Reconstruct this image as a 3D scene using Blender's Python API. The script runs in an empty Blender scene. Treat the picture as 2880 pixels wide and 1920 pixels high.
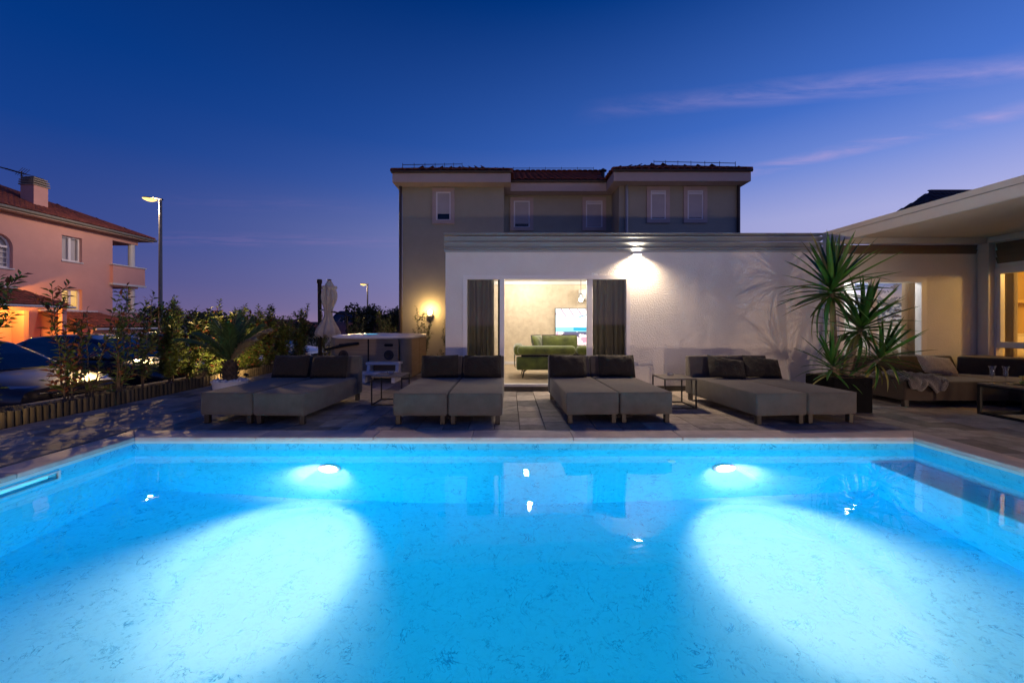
import bpy, bmesh, math, random
from mathutils import Vector, Matrix, Euler

R = math.radians
rnd = random.Random(7)
scene = bpy.context.scene
col = scene.collection

# ------------------------------------------------------------------ camera
cam_data = bpy.data.cameras.new('camera')
cam_data.lens = 14.0
cam_data.sensor_width = 36.0
cam_data.shift_x = 0.0028
cam_data.shift_y = -0.018
cam_data.clip_start = 0.05
cam_data.clip_end = 4000
cam = bpy.data.objects.new('camera', cam_data)
cam.location = (0, 0, 1.3)
cam.rotation_euler = (R(90), 0, 0)
col.objects.link(cam)
scene.camera = cam

# ------------------------------------------------------------------ dusk sky
world = bpy.data.worlds.new('World')
scene.world = world
world.use_nodes = True
nt = world.node_tree
nt.nodes.clear()


def wn(t, **kw):
    n = nt.nodes.new(t)
    for k, v in kw.items():
        setattr(n, k, v)
    return n


def wmath(op, a, b=None, c=None, clamp=False):
    n = wn('ShaderNodeMath', operation=op, use_clamp=clamp)
    for i, x in enumerate((a, b, c)):
        if x is None:
            continue
        if isinstance(x, (int, float)):
            n.inputs[i].default_value = x
        else:
            nt.links.new(x, n.inputs[i])
    return n.outputs[0]


def wramp(fac, stops):
    n = wn('ShaderNodeValToRGB')
    el = n.color_ramp.elements
    while len(el) > 1:
        el.remove(el[-1])
    el[0].position = stops[0][0]
    el[0].color = (*stops[0][1], 1)
    for p, c in stops[1:]:
        e = el.new(p)
        e.color = (*c, 1)
    nt.links.new(fac, n.inputs[0])
    return n.outputs[0]


tc = wn('ShaderNodeTexCoord')
sep = wn('ShaderNodeSeparateXYZ')
nt.links.new(tc.outputs['Generated'], sep.inputs[0])
zz = wmath('MAXIMUM', sep.outputs[2], 0.0)
hl = wmath('SQRT', wmath('ADD', wmath('MULTIPLY', sep.outputs[0], sep.outputs[0]),
                         wmath('ADD', wmath('MULTIPLY', sep.outputs[1], sep.outputs[1]), 1e-5)))
AZ = R(75)     # the sun went down behind the right-hand houses
dot = wmath('DIVIDE', wmath('ADD', wmath('MULTIPLY', sep.outputs[0], math.sin(AZ)),
                            wmath('MULTIPLY', sep.outputs[1], math.cos(AZ))), hl)
tside = wmath('POWER', wmath('DIVIDE', wmath('ADD', dot, 0.6), 1.55, clamp=True), 1.4)
away = wramp(zz, [(0.0, (.20, .125, .25)), (.03, (.120, .098, .25)), (.08, (.078, .084, .265)), (.15, (.044, .073, .28)),
                  (.32, (.007, .050, .265)), (.45, (.001, .037, .22)), (.65, (0, .020, .135)), (1, (0, .012, .10))])
glow = wramp(zz, [(0.0, (.55, .44, .66)), (.10, (.50, .47, .76)), (.21, (.42, .44, .78)), (.30, (.19, .29, .74)),
                  (.40, (.062, .172, .62)), (.63, (.0, .046, .265)), (1, (0, .018, .14))])
skymix = wn('ShaderNodeMixRGB')
nt.links.new(tside, skymix.inputs[0])
nt.links.new(away, skymix.inputs[1])
nt.links.new(glow, skymix.inputs[2])
# thin stretched cirrus, pinkish, lying in the sky (planar projection on a cloud deck)
zc = wmath('MAXIMUM', sep.outputs[2], 0.04)
cx = wmath('DIVIDE', sep.outputs[0], zc)
cy = wmath('DIVIDE', sep.outputs[1], zc)
comb = wn('ShaderNodeCombineXYZ')
nt.links.new(cx, comb.inputs[0])
nt.links.new(cy, comb.inputs[1])
mp = wn('ShaderNodeMapping')
mp.inputs['Rotation'].default_value = (0, 0, R(-24))
mp.inputs['Location'].default_value = (3.1, 1.7, 0)
mp.inputs['Scale'].default_value = (1.3, 4.2, 1)
nt.links.new(comb.outputs[0], mp.inputs[0])
n1 = wn('ShaderNodeTexNoise')
n1.inputs['Scale'].default_value = 1.15
n1.inputs['Detail'].default_value = 9
n1.inputs['Roughness'].default_value = .62
n1.inputs['Distortion'].default_value = .5
nt.links.new(mp.outputs[0], n1.inputs['Vector'])
n2 = wn('ShaderNodeTexNoise')
n2.inputs['Scale'].default_value = 1.6
n2.inputs['Detail'].default_value = 2
nt.links.new(comb.outputs[0], n2.inputs['Vector'])


def streak(a, b, w, lo, hi, soft):
    """a band of cirrus on the cloud deck along y = a + b x, between x = lo and hi"""
    d = wmath('ABSOLUTE', wmath('SUBTRACT', cy, wmath('MULTIPLY_ADD', cx, b, a)))
    d = wmath('ADD', d, wmath('MULTIPLY', wmath('SUBTRACT', n2.outputs['Fac'], .5), .9 * w))
    k = wmath('SUBTRACT', 1.0, wmath('DIVIDE', d, w), clamp=True)
    e0 = wmath('DIVIDE', wmath('SUBTRACT', cx, lo), soft, clamp=True)
    e1 = wmath('DIVIDE', wmath('SUBTRACT', hi, cx), soft, clamp=True)
    return wmath('MULTIPLY', k, wmath('MULTIPLY', e0, e1))


tex = wmath('MULTIPLY', wmath('SUBTRACT', n1.outputs['Fac'], .40, clamp=True), 3.6, clamp=True)
band = wmath('ADD', wmath('MULTIPLY', streak(1.97, -.20, .13, .3, 4.0, .7), .75), streak(4.17, -.95, .22, .9, 3.6, .8))
band = wmath('ADD', band, wmath('MULTIPLY', streak(5.0, .06, .5, -5.5, -.6, 1.4), .55))
band = wmath('ADD', band, wmath('MULTIPLY', streak(3.6, .12, .3, -3.2, -1.0, .8), .22))
fade = wmath('MULTIPLY', wmath('MULTIPLY', tex, band), .55, clamp=True)
cloud = wn('ShaderNodeMixRGB')
cloud.blend_type = 'MIX'
ccol = wn('ShaderNodeMixRGB')
ccol.inputs[1].default_value = (.20, .14, .36, 1)
ccol.inputs[2].default_value = (.46, .38, .72, 1)
nt.links.new(tside, ccol.inputs[0])
nt.links.new(wmath('MULTIPLY', fade, 1.25, clamp=True), cloud.inputs[0])
nt.links.new(skymix.outputs[0], cloud.inputs[1])
nt.links.new(ccol.outputs[0], cloud.inputs[2])
bg = wn('ShaderNodeBackground')
bg.inputs['Strength'].default_value = 1.0
nt.links.new(cloud.outputs[0], bg.inputs['Color'])
wo = wn('ShaderNodeOutputWorld')
nt.links.new(bg.outputs[0], wo.inputs['Surface'])

# afterglow: the sun is already below the horizon, only a very weak wide warm light remains
sun = bpy.data.lights.new('afterglow', 'SUN')
sun.energy = 0.06
sun.angle = R(35)
sun.color = (1, .72, .62)
so = bpy.data.objects.new('afterglow', sun)
so.rotation_euler = (R(78), 0, R(75))
col.objects.link(so)

scene.view_settings.view_transform = 'Standard'
scene.view_settings.look = 'None'
scene.view_settings.exposure = 0.0
scene.view_settings.gamma = 1.0
scene.view_settings.use_curve_mapping = False
scene.render.engine = 'CYCLES'
cy_ = scene.cycles
cy_.use_denoising = True
cy_.max_bounces = 10
cy_.diffuse_bounces = 5
cy_.glossy_bounces = 4
cy_.transmission_bounces = 8
cy_.transparent_max_bounces = 12
cy_.sample_clamp_indirect = 4.0
cy_.sample_clamp_direct = 0
cy_.blur_glossy = 0.6
cy_.caustics_refractive = True
cy_.caustics_reflective = False


# ------------------------------------------------------------------ materials
def material(name, base, rough=.6, metal=0., var=.12, vscale=4., bump=0., bscale=60., spec=.5, base2=None,
             isl=0., obj=0., emit=None, estr=0., coat=0., bdetail=4, sheen=0., stretch=None, bdist=.01):
    m = bpy.data.materials.new(name)
    m.use_nodes = True
    t = m.node_tree
    b = t.nodes['Principled BSDF']
    b.inputs['Roughness'].default_value = rough
    b.inputs['Metallic'].default_value = metal
    b.inputs['Specular IOR Level'].default_value = spec
    b.inputs['Coat Weight'].default_value = coat
    b.inputs['Sheen Weight'].default_value = sheen
    b.inputs['Base Color'].default_value = (*base, 1)
    g = t.nodes.new('ShaderNodeNewGeometry')
    pos = g.outputs['Position']
    if stretch:
        mpn = t.nodes.new('ShaderNodeMapping')
        mpn.inputs['Scale'].default_value = stretch
        t.links.new(pos, mpn.inputs[0])
        pos = mpn.outputs[0]
    colour = None
    if var > 0:
        n = t.nodes.new('ShaderNodeTexNoise')
        n.inputs['Scale'].default_value = vscale
        n.inputs['Detail'].default_value = 6
        n.inputs['Roughness'].default_value = .6
        t.links.new(pos, n.inputs['Vector'])
        r = t.nodes.new('ShaderNodeValToRGB')
        b2 = base2 or base
        r.color_ramp.elements[0].position = .30
        r.color_ramp.elements[1].position = .72
        r.color_ramp.elements[0].color = (*[max(0, c * (1 - var)) for c in base], 1)
        r.color_ramp.elements[1].color = (*[min(1, c * (1 + var)) for c in b2], 1)
        t.links.new(n.outputs['Fac'], r.inputs[0])
        colour = r.outputs[0]
    if isl or obj:
        mul = t.nodes.new('ShaderNodeMath')
        mul.operation = 'MULTIPLY_ADD'
        rd = g.outputs['Random Per Island'] if isl else None
        if obj:
            oi = t.nodes.new('ShaderNodeObjectInfo')
            if isl:
                ad = t.nodes.new('ShaderNodeMath')
                ad.operation = 'ADD'
                t.links.new(rd, ad.inputs[0])
                t.links.new(oi.outputs['Random'], ad.inputs[1])
                fr = t.nodes.new('ShaderNodeMath')
                fr.operation = 'FRACT'
                t.links.new(ad.outputs[0], fr.inputs[0])
                rd = fr.outputs[0]
            else:
                rd = oi.outputs['Random']
        k = isl or obj
        mul.inputs[1].default_value = 2 * k
        mul.inputs[2].default_value = 1 - k
        t.links.new(rd, mul.inputs[0])
        mx = t.nodes.new('ShaderNodeMixRGB')
        mx.blend_type = 'MULTIPLY'
        mx.inputs[0].default_value = 1
        if colour is not None:
            t.links.new(colour, mx.inputs[1])
        else:
            mx.inputs[1].default_value = (*base, 1)
        t.links.new(mul.outputs[0], mx.inputs[2])
        colour = mx.outputs[0]
    if colour is not None:
        t.links.new(colour, b.inputs['Base Color'])
    if bump > 0:
        n = t.nodes.new('ShaderNodeTexNoise')
        n.inputs['Scale'].default_value = bscale
        n.inputs['Detail'].default_value = bdetail
        t.links.new(pos, n.inputs['Vector'])
        bp = t.nodes.new('ShaderNodeBump')
        bp.inputs['Strength'].default_value = bump
        bp.inputs['Distance'].default_value = bdist
        t.links.new(n.outputs['Fac'], bp.inputs['Height'])
        t.links.new(bp.outputs[0], b.inputs['Normal'])
    if emit:
        b.inputs['Emission Color'].default_value = (*emit, 1)
        b.inputs['Emission Strength'].default_value = estr
    return m


def glass_pane(name, tint=(1, 1, 1), ior=1.5, boost=1.0):
    m = bpy.data.materials.new(name)
    m.use_nodes = True
    t = m.node_tree
    t.nodes.clear()
    tr = t.nodes.new('ShaderNodeBsdfTransparent')
    tr.inputs[0].default_value = (*tint, 1)
    gl = t.nodes.new('ShaderNodeBsdfGlossy')
    gl.inputs['Roughness'].default_value = .02
    fr = t.nodes.new('ShaderNodeFresnel')
    gg = t.nodes.new('ShaderNodeNewGeometry')
    io = t.nodes.new('ShaderNodeMath')
    io.operation = 'MULTIPLY_ADD'          # the same index on both faces of a thin pane
    io.inputs[1].default_value = 1 / ior - ior
    io.inputs[2].default_value = ior
    t.links.new(gg.outputs['Backfacing'], io.inputs[0])
    t.links.new(io.outputs[0], fr.inputs[0])
    mu = t.nodes.new('ShaderNodeMath')
    mu.operation = 'MULTIPLY'
    mu.use_clamp = True
    mu.inputs[1].default_value = boost
    t.links.new(fr.outputs[0], mu.inputs[0])
    mx = t.nodes.new('ShaderNodeMixShader')
    t.links.new(mu.outputs[0], mx.inputs[0])
    t.links.new(tr.outputs[0], mx.inputs[1])
    t.links.new(gl.outputs[0], mx.inputs[2])
    o = t.nodes.new('ShaderNodeOutputMaterial')
    t.links.new(mx.outputs[0], o.inputs[0])
    return m


def emitter(name, c, s):
    m = bpy.data.materials.new(name)
    m.use_nodes = True
    t = m.node_tree
    t.nodes.clear()
    e = t.nodes.new('ShaderNodeEmission')
    e.inputs[0].default_value = (*c, 1)
    e.inputs[1].default_value = s
    o = t.nodes.new('ShaderNodeOutputMaterial')
    t.links.new(e.outputs[0], o.inputs[0])
    return m


def curtain_material(name, c, tr=.5):
    m = material(name, c, .9, var=.10, vscale=3)
    t = m.node_tree
    b = t.nodes['Principled BSDF']
    tl = t.nodes.new('ShaderNodeBsdfTranslucent')
    tl.inputs[0].default_value = (*c, 1)
    mx = t.nodes.new('ShaderNodeMixShader')
    mx.inputs[0].default_value = tr
    t.links.new(b.outputs[0], mx.inputs[1])
    t.links.new(tl.outputs[0], mx.inputs[2])
    t.links.new(mx.outputs[0], t.nodes['Material Output'].inputs[0])
    return m


def picture_material(name, emission=0.0, rough=.5):
    m = bpy.data.materials.new(name)
    m.use_nodes = True
    t = m.node_tree
    b = t.nodes['Principled BSDF']
    a = t.nodes.new('ShaderNodeVertexColor')
    a.layer_name = 'print'
    t.links.new(a.outputs[0], b.inputs['Base Color'])
    b.inputs['Roughness'].default_value = rough
    if emission:
        t.links.new(a.outputs[0], b.inputs['Emission Color'])
        b.inputs['Emission Strength'].default_value = emission
    return m


def liner_material():
    m = bpy.data.materials.new('pool_liner')
    m.use_nodes = True
    t = m.node_tree
    b = t.nodes['Principled BSDF']
    b.inputs['Roughness'].default_value = .9
    b.inputs['Specular IOR Level'].default_value = 0
    g = t.nodes.new('ShaderNodeNewGeometry')
    pos = g.outputs['Position']

    def noise(scale, detail, dist, rough=.6):
        n = t.nodes.new('ShaderNodeTexNoise')
        n.inputs['Scale'].default_value = scale
        n.inputs['Detail'].default_value = detail
        n.inputs['Distortion'].default_value = dist
        n.inputs['Roughness'].default_value = rough
        t.links.new(pos, n.inputs['Vector'])
        return n.outputs['Fac']

    def mt(op, a, bb, clamp=False):
        n = t.nodes.new('ShaderNodeMath')
        n.operation = op
        n.use_clamp = clamp
        for i, x in enumerate((a, bb)):
            if isinstance(x, (int, float)):
                n.inputs[i].default_value = x
            elif x is not None:
                t.links.new(x, n.inputs[i])
        return n.outputs[0]

    def vein(scale, width, dist, gate):
        f = noise(scale, 5, dist, .65)
        d = mt('ABSOLUTE', mt('SUBTRACT', f, .5), None)
        v = mt('SUBTRACT', 1.0, mt('DIVIDE', d, width), True)
        gt = mt('MULTIPLY', mt('SUBTRACT', noise(scale * 1.7, 3, 0), gate, True), 7.0, True)
        return mt('MULTIPLY', v, gt)
    v = mt('MAXIMUM', vein(3.4, .014, .7, .47), mt('MULTIPLY', vein(8.5, .024, .9, .50), .8))
    blot = mt('MULTIPLY', mt('SUBTRACT', noise(15, 8, .5, .75), .50, True), 1.3, True)
    f = mt('MINIMUM', mt('ADD', mt('MULTIPLY', v, 1.0), mt('MULTIPLY', blot, 1.1)), .95)
    mx = t.nodes.new('ShaderNodeMixRGB')
    mx.inputs[1].default_value = (*LINER, 1)
    mx.inputs[2].default_value = (LINER[0] * .10, LINER[1] * .38, LINER[2] * .55, 1)
    t.links.new(f, mx.inputs[0])
    t.links.new(mx.outputs[0], b.inputs['Base Color'])
    return m


def water_material():
    m = bpy.data.materials.new('pool_water')
    m.use_nodes = True
    t = m.node_tree
    t.nodes.clear()
    gl = t.nodes.new('ShaderNodeBsdfGlass')
    gl.inputs['IOR'].default_value = 1.333
    gl.inputs['Roughness'].default_value = 0.0
    n = t.nodes.new('ShaderNodeTexNoise')
    n.inputs['Scale'].default_value = 1.6
    n.inputs['Detail'].default_value = 2
    g = t.nodes.new('ShaderNodeNewGeometry')
    t.links.new(g.outputs['Position'], n.inputs['Vector'])
    bp = t.nodes.new('ShaderNodeBump')
    bp.inputs['Strength'].default_value = .10
    bp.inputs['Distance'].default_value = .05
    t.links.new(n.outputs['Fac'], bp.inputs['Height'])
    t.links.new(bp.outputs[0], gl.inputs['Normal'])
    o = t.nodes.new('ShaderNodeOutputMaterial')
    t.links.new(gl.outputs[0], o.inputs[0])
    return m


LINER = (.10, .70, .95)
MT = dict(
    stucco=material('white_stucco', (.74, .72, .70), .9, var=.06, vscale=1.5, bump=1., bscale=42, bdetail=6, bdist=.012),
    stucco_green=material('sage_stucco', (.40, .38, .29), .95, var=.06, vscale=2, bump=.4, bscale=60),
    stucco_pink=material('pink_stucco', (.62, .34, .30), .95, var=.06, vscale=1, bump=.3, bscale=30),
    stucco_plain=material('pale_stucco', (.60, .56, .50), .95, var=.08, vscale=1),
    trim=material('pale_pink_trim', (.52, .42, .38), .85, var=.05),
    tile=material('clay_tile', (.23, .062, .040), .8, var=.35, vscale=3, isl=.25, bump=.2, bscale=30),
    tile_dark=material('dark_tile', (.07, .045, .05), .8, var=.3, vscale=3),
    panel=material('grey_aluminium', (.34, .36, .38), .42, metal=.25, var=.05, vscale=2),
    panel_shaded=material('shaded_aluminium', (.12, .085, .065), .5, var=.06),  # parapet metal again, with the shade under the pergola put into the colour
    white_metal=material('white_lacquer', (.60, .60, .60), .45, var=.04),
    white_frame=material('white_window_frame', (.78, .77, .78), .4, var=.03),
    ceiling=material('pergola_ceiling', (.50, .46, .41), .6, var=.04),
    black=material('black_metal', (.012, .012, .013), .6, var=.1, spec=.3),
    dark_pipe=material('dark_pipe', (.05, .035, .03), .5, var=.1),
    fabric=material('taupe_fabric', (.090, .080, .074), .95, var=.18, vscale=7, bump=.35, bscale=420, sheen=.15, bdist=.004),
    fabric_dark=material('charcoal_cushion', (.014, .012, .012), .95, var=.25, vscale=5, bump=.8, bscale=11, sheen=.08, bdist=.04),
    sofa=material('brown_sofa_fabric', (.055, .038, .027), .95, var=.15, vscale=6, bump=.3, bscale=350, sheen=.15, bdist=.004),
    fleece=material('pale_fleece', (.44, .36, .29), 1., var=.3, vscale=40, bump=1, bscale=140, sheen=.5, bdist=.02),
    fur=material('grey_fur', (.085, .062, .050), 1., var=.45, vscale=55, bump=1, bscale=160, sheen=.6, bdist=.02),
    velvet=material('olive_velvet', (.15, .19, .018), .6, var=.55, vscale=4, sheen=.7, bump=.3, bscale=9, bdist=.02),
    wood_leg=material('dark_wood_leg', (.022, .018, .016), .5, var=.2),
    paver=material('grey_paver', (.30, .262, .235), .8, var=.30, vscale=7, obj=.42, isl=.42, bump=.35, bscale=80, bdetail=6),
    mortar=material('joint_sand', (.06, .055, .05), .95, var=.2, vscale=30),
    coping=material('coping_stone', (.60, .49, .43), .65, var=.16, vscale=5, bump=.15, bscale=90),
    liner=liner_material(),
    liner_rail=material('liner_rail', (.62, .80, .78), .5, var=.04),
    water=water_material(),
    white_plastic=material('white_plastic', (.78, .78, .78), .35, var=.03),
    log=material('weathered_log', (.060, .050, .032), .9, var=.35, vscale=6, obj=.22, bump=.6, bscale=25, stretch=(1, 1, .15)),
    soil=material('mulch_soil', (.075, .05, .034), 1., var=.6, vscale=30, bump=1, bscale=60, bdist=.03),
    pebble=material('mulch_pebble', (.16, .12, .09), .9, var=.2, isl=.6),
    white_pebble=material('white_pebble', (.74, .73, .71), .7, var=.08, isl=.12),
    kerb=material('concrete_kerb', (.30, .26, .22), .95, var=.25, vscale=12, bump=.6, bscale=60),
    asphalt=material('asphalt', (.06, .058, .058), .9, var=.25, vscale=6, bump=.4, bscale=150),
    earth=material('dry_grass_earth', (.06, .06, .035), 1., var=.5, vscale=.4),
    leaf=material('laurel_leaf', (.085, .125, .028), .42, var=.25, vscale=5, isl=.55, spec=.5),
    leaf_dry=material('dry_leaf', (.20, .065, .028), .8, var=.25, isl=.5),
    bark=material('stem_bark', (.11, .08, .055), .9, var=.3, vscale=20),
    yucca=material('yucca_leaf', (.055, .150, .022), .38, var=.25, vscale=3, obj=.35),
    yucca_old=material('yellowing_yucca_leaf', (.20, .19, .045), .5, var=.3, vscale=8, obj=.3),
    trunk=material('yucca_trunk', (.19, .145, .10), .95, var=.4, vscale=18, bump=.8, bscale=40),
    palm=material('palm_leaf', (.050, .095, .024), .5, var=.3, isl=.35),
    palm_dry=material('pale_palm_leaf', (.27, .21, .12), .7, var=.3, isl=.3),
    palm_trunk=material('palm_trunk', (.10, .075, .055), .95, var=.5, vscale=16, bump=1, bscale=30),
    tree=material('dark_tree_leaf', (.022, .034, .012), .7, var=.3, isl=.5),
    curtain=curtain_material('olive_curtain', (.21, .195, .125), .4),
    curtain_pale=curtain_material('pale_curtain', (.55, .48, .38), .5),
    wallpaper=material('beige_wallpaper', (.72, .61, .45), .9, var=.10, vscale=7, base2=(.74, .65, .50), bump=.2, bscale=25),
    plaster=material('white_plaster', (.74, .73, .71), .9, var=.03),
    oak=material('pale_oak_floor', (.46, .36, .24), .5, var=.25, vscale=3, stretch=(1, 5, 1)),
    oak_wall=material('honey_wood_panel', (.62, .44, .17), .6, var=.1, vscale=3, stretch=(1, 1, .3)),
    canvas=material('cream_canvas', (.50, .44, .37), .95, var=.1, vscale=8, bump=.3, bscale=60),
    tub_side=material('tub_wood_cladding', (.36, .26, .165), .6, var=.16, vscale=5, stretch=(.4, .4, 6)),
    tub_corner=material('tub_grey_corner', (.25, .235, .20), .6, var=.1),
    acrylic=material('white_acrylic', (.70, .69, .70), .18, var=.05, spec=.6),
    glass=glass_pane('clear_glass', boost=1.0),
    glass_dark=glass_pane('tinted_glass', (.12, .13, .15), boost=1.6),
    crystal=glass_pane('crystal', (.95, .95, .95), boost=3.2),
    pot=material('matt_black_pot', (.008, .008, .009), .95, var=.1, spec=.05),
    chrome=material('chrome', (.65, .66, .68), .12, metal=1, var=0),
    tyre=material('tyre_rubber', (.012, .012, .012), .9, var=.1),
    car_brown=material('dark_brown_car_paint', (.045, .034, .032), .28, var=.05, coat=1, spec=.5),
    car_navy=material('dark_navy_car_paint', (.010, .013, .030), .25, var=.05, coat=1),
    car_silver=material('silver_car_paint', (.42, .43, .46), .3, metal=.3, var=.03, coat=1),
    car_white=material('white_car_paint', (.66, .65, .62), .3, var=.03, coat=1),
    shutter=material('white_shutter', (.50, .47, .47), .7, var=.04),
    concrete_pole=material('lamp_pole_steel', (.20, .19, .17), .6, var=.15, vscale=8, metal=.2),
    hill=material('far_hill', (.035, .045, .075), 1., var=.3, vscale=.02),
    grape=material('green_grape', (.22, .30, .05), .3, var=.2, isl=.2),
    banana=material('banana_skin', (.55, .33, .06), .5, var=.15),
    bottle=material('black_bottle_glass', (.006, .008, .006), .1, var=0, coat=1),
    paper=material('paper_label', (.60, .60, .58), .7, var=.05),
    tray=material('wooden_tray', (.10, .085, .04), .6, var=.2),
    tabletop=material('dark_tabletop', (.085, .072, .066), .45, var=.12, vscale=9),
    ink=material('plate_ink', (.01, .01, .01), .6, var=0),
    headlamp=material('headlamp_glass', (.40, .43, .5), .1, metal=.6, var=.1, coat=1),
    bedding=material('white_bedding', (.75, .68, .55), .9, var=.08, vscale=4),
)
BULB_WARM = emitter('warm_bulb', (1, .66, .30), 8)
BULB_SODIUM = emitter('sodium_lamp', (1, .62, .17), 2.6)
BULB_WHITE = emitter('warm_white_bulb', (1, .88, .72), 30)
POOL_LENS = emitter('pool_lamp_lens', (.85, .96, 1), 14)
TUB_GLOW = emitter('tub_led_water', (.02, .55, .9), 1.6)
LIT_BLIND = emitter('lit_window_blind', (1, .56, .16), .95)

# ------------------------------------------------------------------ object helpers
ORG = {}


def tag(o, label=None, cat=None, group=None, kind=None):
    if label:
        o['label'] = label
    if cat:
        o['category'] = cat
    if group:
        o['group'] = group
    if kind:
        o['kind'] = kind
    return o


def thing(name, label, cat, loc=(0, 0, 0), group=None, kind=None):
    o = bpy.data.objects.new(name, None)
    o.empty_display_size = .2
    o.location = loc
    col.objects.link(o)
    ORG[o.name] = Vector(loc)
    return tag(o, label, cat, group, kind)


def copy_tree(o, parent=None):
    c = o.copy()
    col.objects.link(c)
    c.parent = parent
    ORG[c.name] = ORG.get(o.name, Vector())
    for ch in list(o.children):
        copy_tree(ch, c)
    return c


class MB:
    def __init__(self):
        self.v = []
        self.f = []

    def quad(self, *p):
        i = len(self.v)
        self.v += [tuple(q) for q in p]
        self.f.append(tuple(range(i, i + len(p))))
        return self

    def box(self, x0, x1, y0, y1, z0, z1):
        i = len(self.v)
        self.v += [(x0, y0, z0), (x1, y0, z0), (x1, y1, z0), (x0, y1, z0), (x0, y0, z1), (x1, y0, z1), (x1, y1, z1), (x0, y1, z1)]
        self.f += [tuple(i + k for k in q) for q in ((3, 2, 1, 0), (4, 5, 6, 7), (0, 1, 5, 4), (1, 2, 6, 5), (2, 3, 7, 6), (3, 0, 4, 7))]
        return self

    def add(self, v, f, m=None):
        i = len(self.v)
        self.v += [tuple(m @ Vector(p)) if m is not None else tuple(p) for p in v]
        self.f += [tuple(i + k for k in q) for q in f]
        return self

    def rbox(self, x0, x1, y0, y1, z0, z1, r=.02, seg=2, m=None):
        bm = bmesh.new()
        bmesh.ops.create_cube(bm, size=1)
        for v in bm.verts:
            v.co = ((x0 + x1) / 2 + v.co.x * (x1 - x0), (y0 + y1) / 2 + v.co.y * (y1 - y0), (z0 + z1) / 2 + v.co.z * (z1 - z0))
        bmesh.ops.bevel(bm, geom=bm.edges[:], offset=r, segments=seg, affect='EDGES', profile=.5)
        self.frombm(bm, m)
        return self

    def frombm(self, bm, m=None):
        bm.verts.index_update()
        self.add([v.co[:] for v in bm.verts], [[v.index for v in f.verts] for f in bm.faces], m)
        bm.free()

    def prism(self, poly, axis, lo, hi, r=0, seg=2, m=None):
        """poly: list of 2D points; axis 0: (y,z) along x; 1: (x,z) along y; 2: (x,y) along z"""
        def p3(p, t):
            return (t, p[0], p[1]) if axis == 0 else ((p[0], t, p[1]) if axis == 1 else (p[0], p[1], t))
        bm = bmesh.new()
        a = [bm.verts.new(p3(p, lo)) for p in poly]
        b = [bm.verts.new(p3(p, hi)) for p in poly]
        n = len(poly)
        bm.faces.new(a)
        bm.faces.new(b[::-1])
        for i in range(n):
            bm.faces.new((a[i], b[i], b[(i + 1) % n], a[(i + 1) % n]))
        bmesh.ops.recalc_face_normals(bm, faces=bm.faces[:])
        if r:
            bmesh.ops.bevel(bm, geom=bm.edges[:], offset=r, segments=seg, affect='EDGES', profile=.5)
        self.frombm(bm, m)
        return self

    def tube(self, pts, rad, n=8, cap=True):
        pts = [Vector(p) for p in pts]
        if not hasattr(rad, '__len__'):
            rad = [rad] * len(pts)
        base = len(self.v)
        up = None
        for k, p in enumerate(pts):
            d = (pts[min(k + 1, len(pts) - 1)] - pts[max(k - 1, 0)])
            d = d.normalized() if d.length > 1e-9 else Vector((0, 0, 1))
            if up is None:
                up = d.orthogonal().normalized()
            else:
                up = (up - d * up.dot(d))
                up = up.normalized() if up.length > 1e-6 else d.orthogonal().normalized()
            s = d.cross(up)
            for j in range(n):
                a = 2 * math.pi * j / n
                self.v.append(tuple(p + (up * math.cos(a) + s * math.sin(a)) * rad[k]))
        for k in range(len(pts) - 1):
            for j in range(n):
                a = base + k * n + j
                b = base + k * n + (j + 1) % n
                self.f.append((a, b, b + n, a + n))
        if cap:
            self.f.append(tuple(base + j for j in range(n))[::-1])
            e = base + (len(pts) - 1) * n
            self.f.append(tuple(e + j for j in range(n)))
        return self

    def lathe(self, prof, n=20, c=(0, 0, 0), a0=0, a1=2 * math.pi):
        base = len(self.v)
        full = abs(a1 - a0 - 2 * math.pi) < 1e-6
        m = n if full else n + 1
        for (r, z) in prof:
            for j in range(m):
                a = a0 + (a1 - a0) * j / n
                self.v.append((c[0] + r * math.cos(a), c[1] + r * math.sin(a), c[2] + z))
        for k in range(len(prof) - 1):
            for j in range(n):
                a = base + k * m + j
                b = base + k * m + (j + 1) % m
                self.f.append((a, b, b + m, a + m))
        return self

    def ball(self, c, r, n=8, sz=1.):
        prof = [(max(1e-4, r * math.sin(math.pi * k / n)), -r * sz * math.cos(math.pi * k / n)) for k in range(n + 1)]
        return self.lathe(prof, n + 2, c)

    def grid(self, fn, nu, nv):
        base = len(self.v)
        for i in range(nu + 1):
            for j in range(nv + 1):
                self.v.append(tuple(fn(i / nu, j / nv)))
        for i in range(nu):
            for j in range(nv):
                a = base + i * (nv + 1) + j
                self.f.append((a, a + 1, a + nv + 2, a + nv + 1))
        return self

    def mesh(self, name, org=None):
        me = bpy.data.meshes.new(name)
        o = org or Vector()
        me.from_pydata([(p[0] - o[0], p[1] - o[1], p[2] - o[2]) for p in self.v], [], self.f)
        me.update()
        return me

    def build(self, name, mat, parent=None, smooth=False, label=None, kind=None, fix=False):
        org = ORG.get(parent.name, Vector()) if parent else Vector()
        me = self.mesh(name, org)
        if fix:
            bm = bmesh.new()
            bm.from_mesh(me)
            bmesh.ops.recalc_face_normals(bm, faces=bm.faces[:])
            bm.to_mesh(me)
            bm.free()
        me.materials.append(MT[mat] if isinstance(mat, str) else mat)
        if smooth:
            me.polygons.foreach_set('use_smooth', [True] * len(me.polygons))
            try:
                me.set_sharp_from_angle(angle=R(40))
            except Exception:
                pass
        o = bpy.data.objects.new(name, me)
        col.objects.link(o)
        o.parent = parent
        ORG[o.name] = org
        if label:
            o['label'] = label
        if kind:
            o['kind'] = kind
        return o


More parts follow.
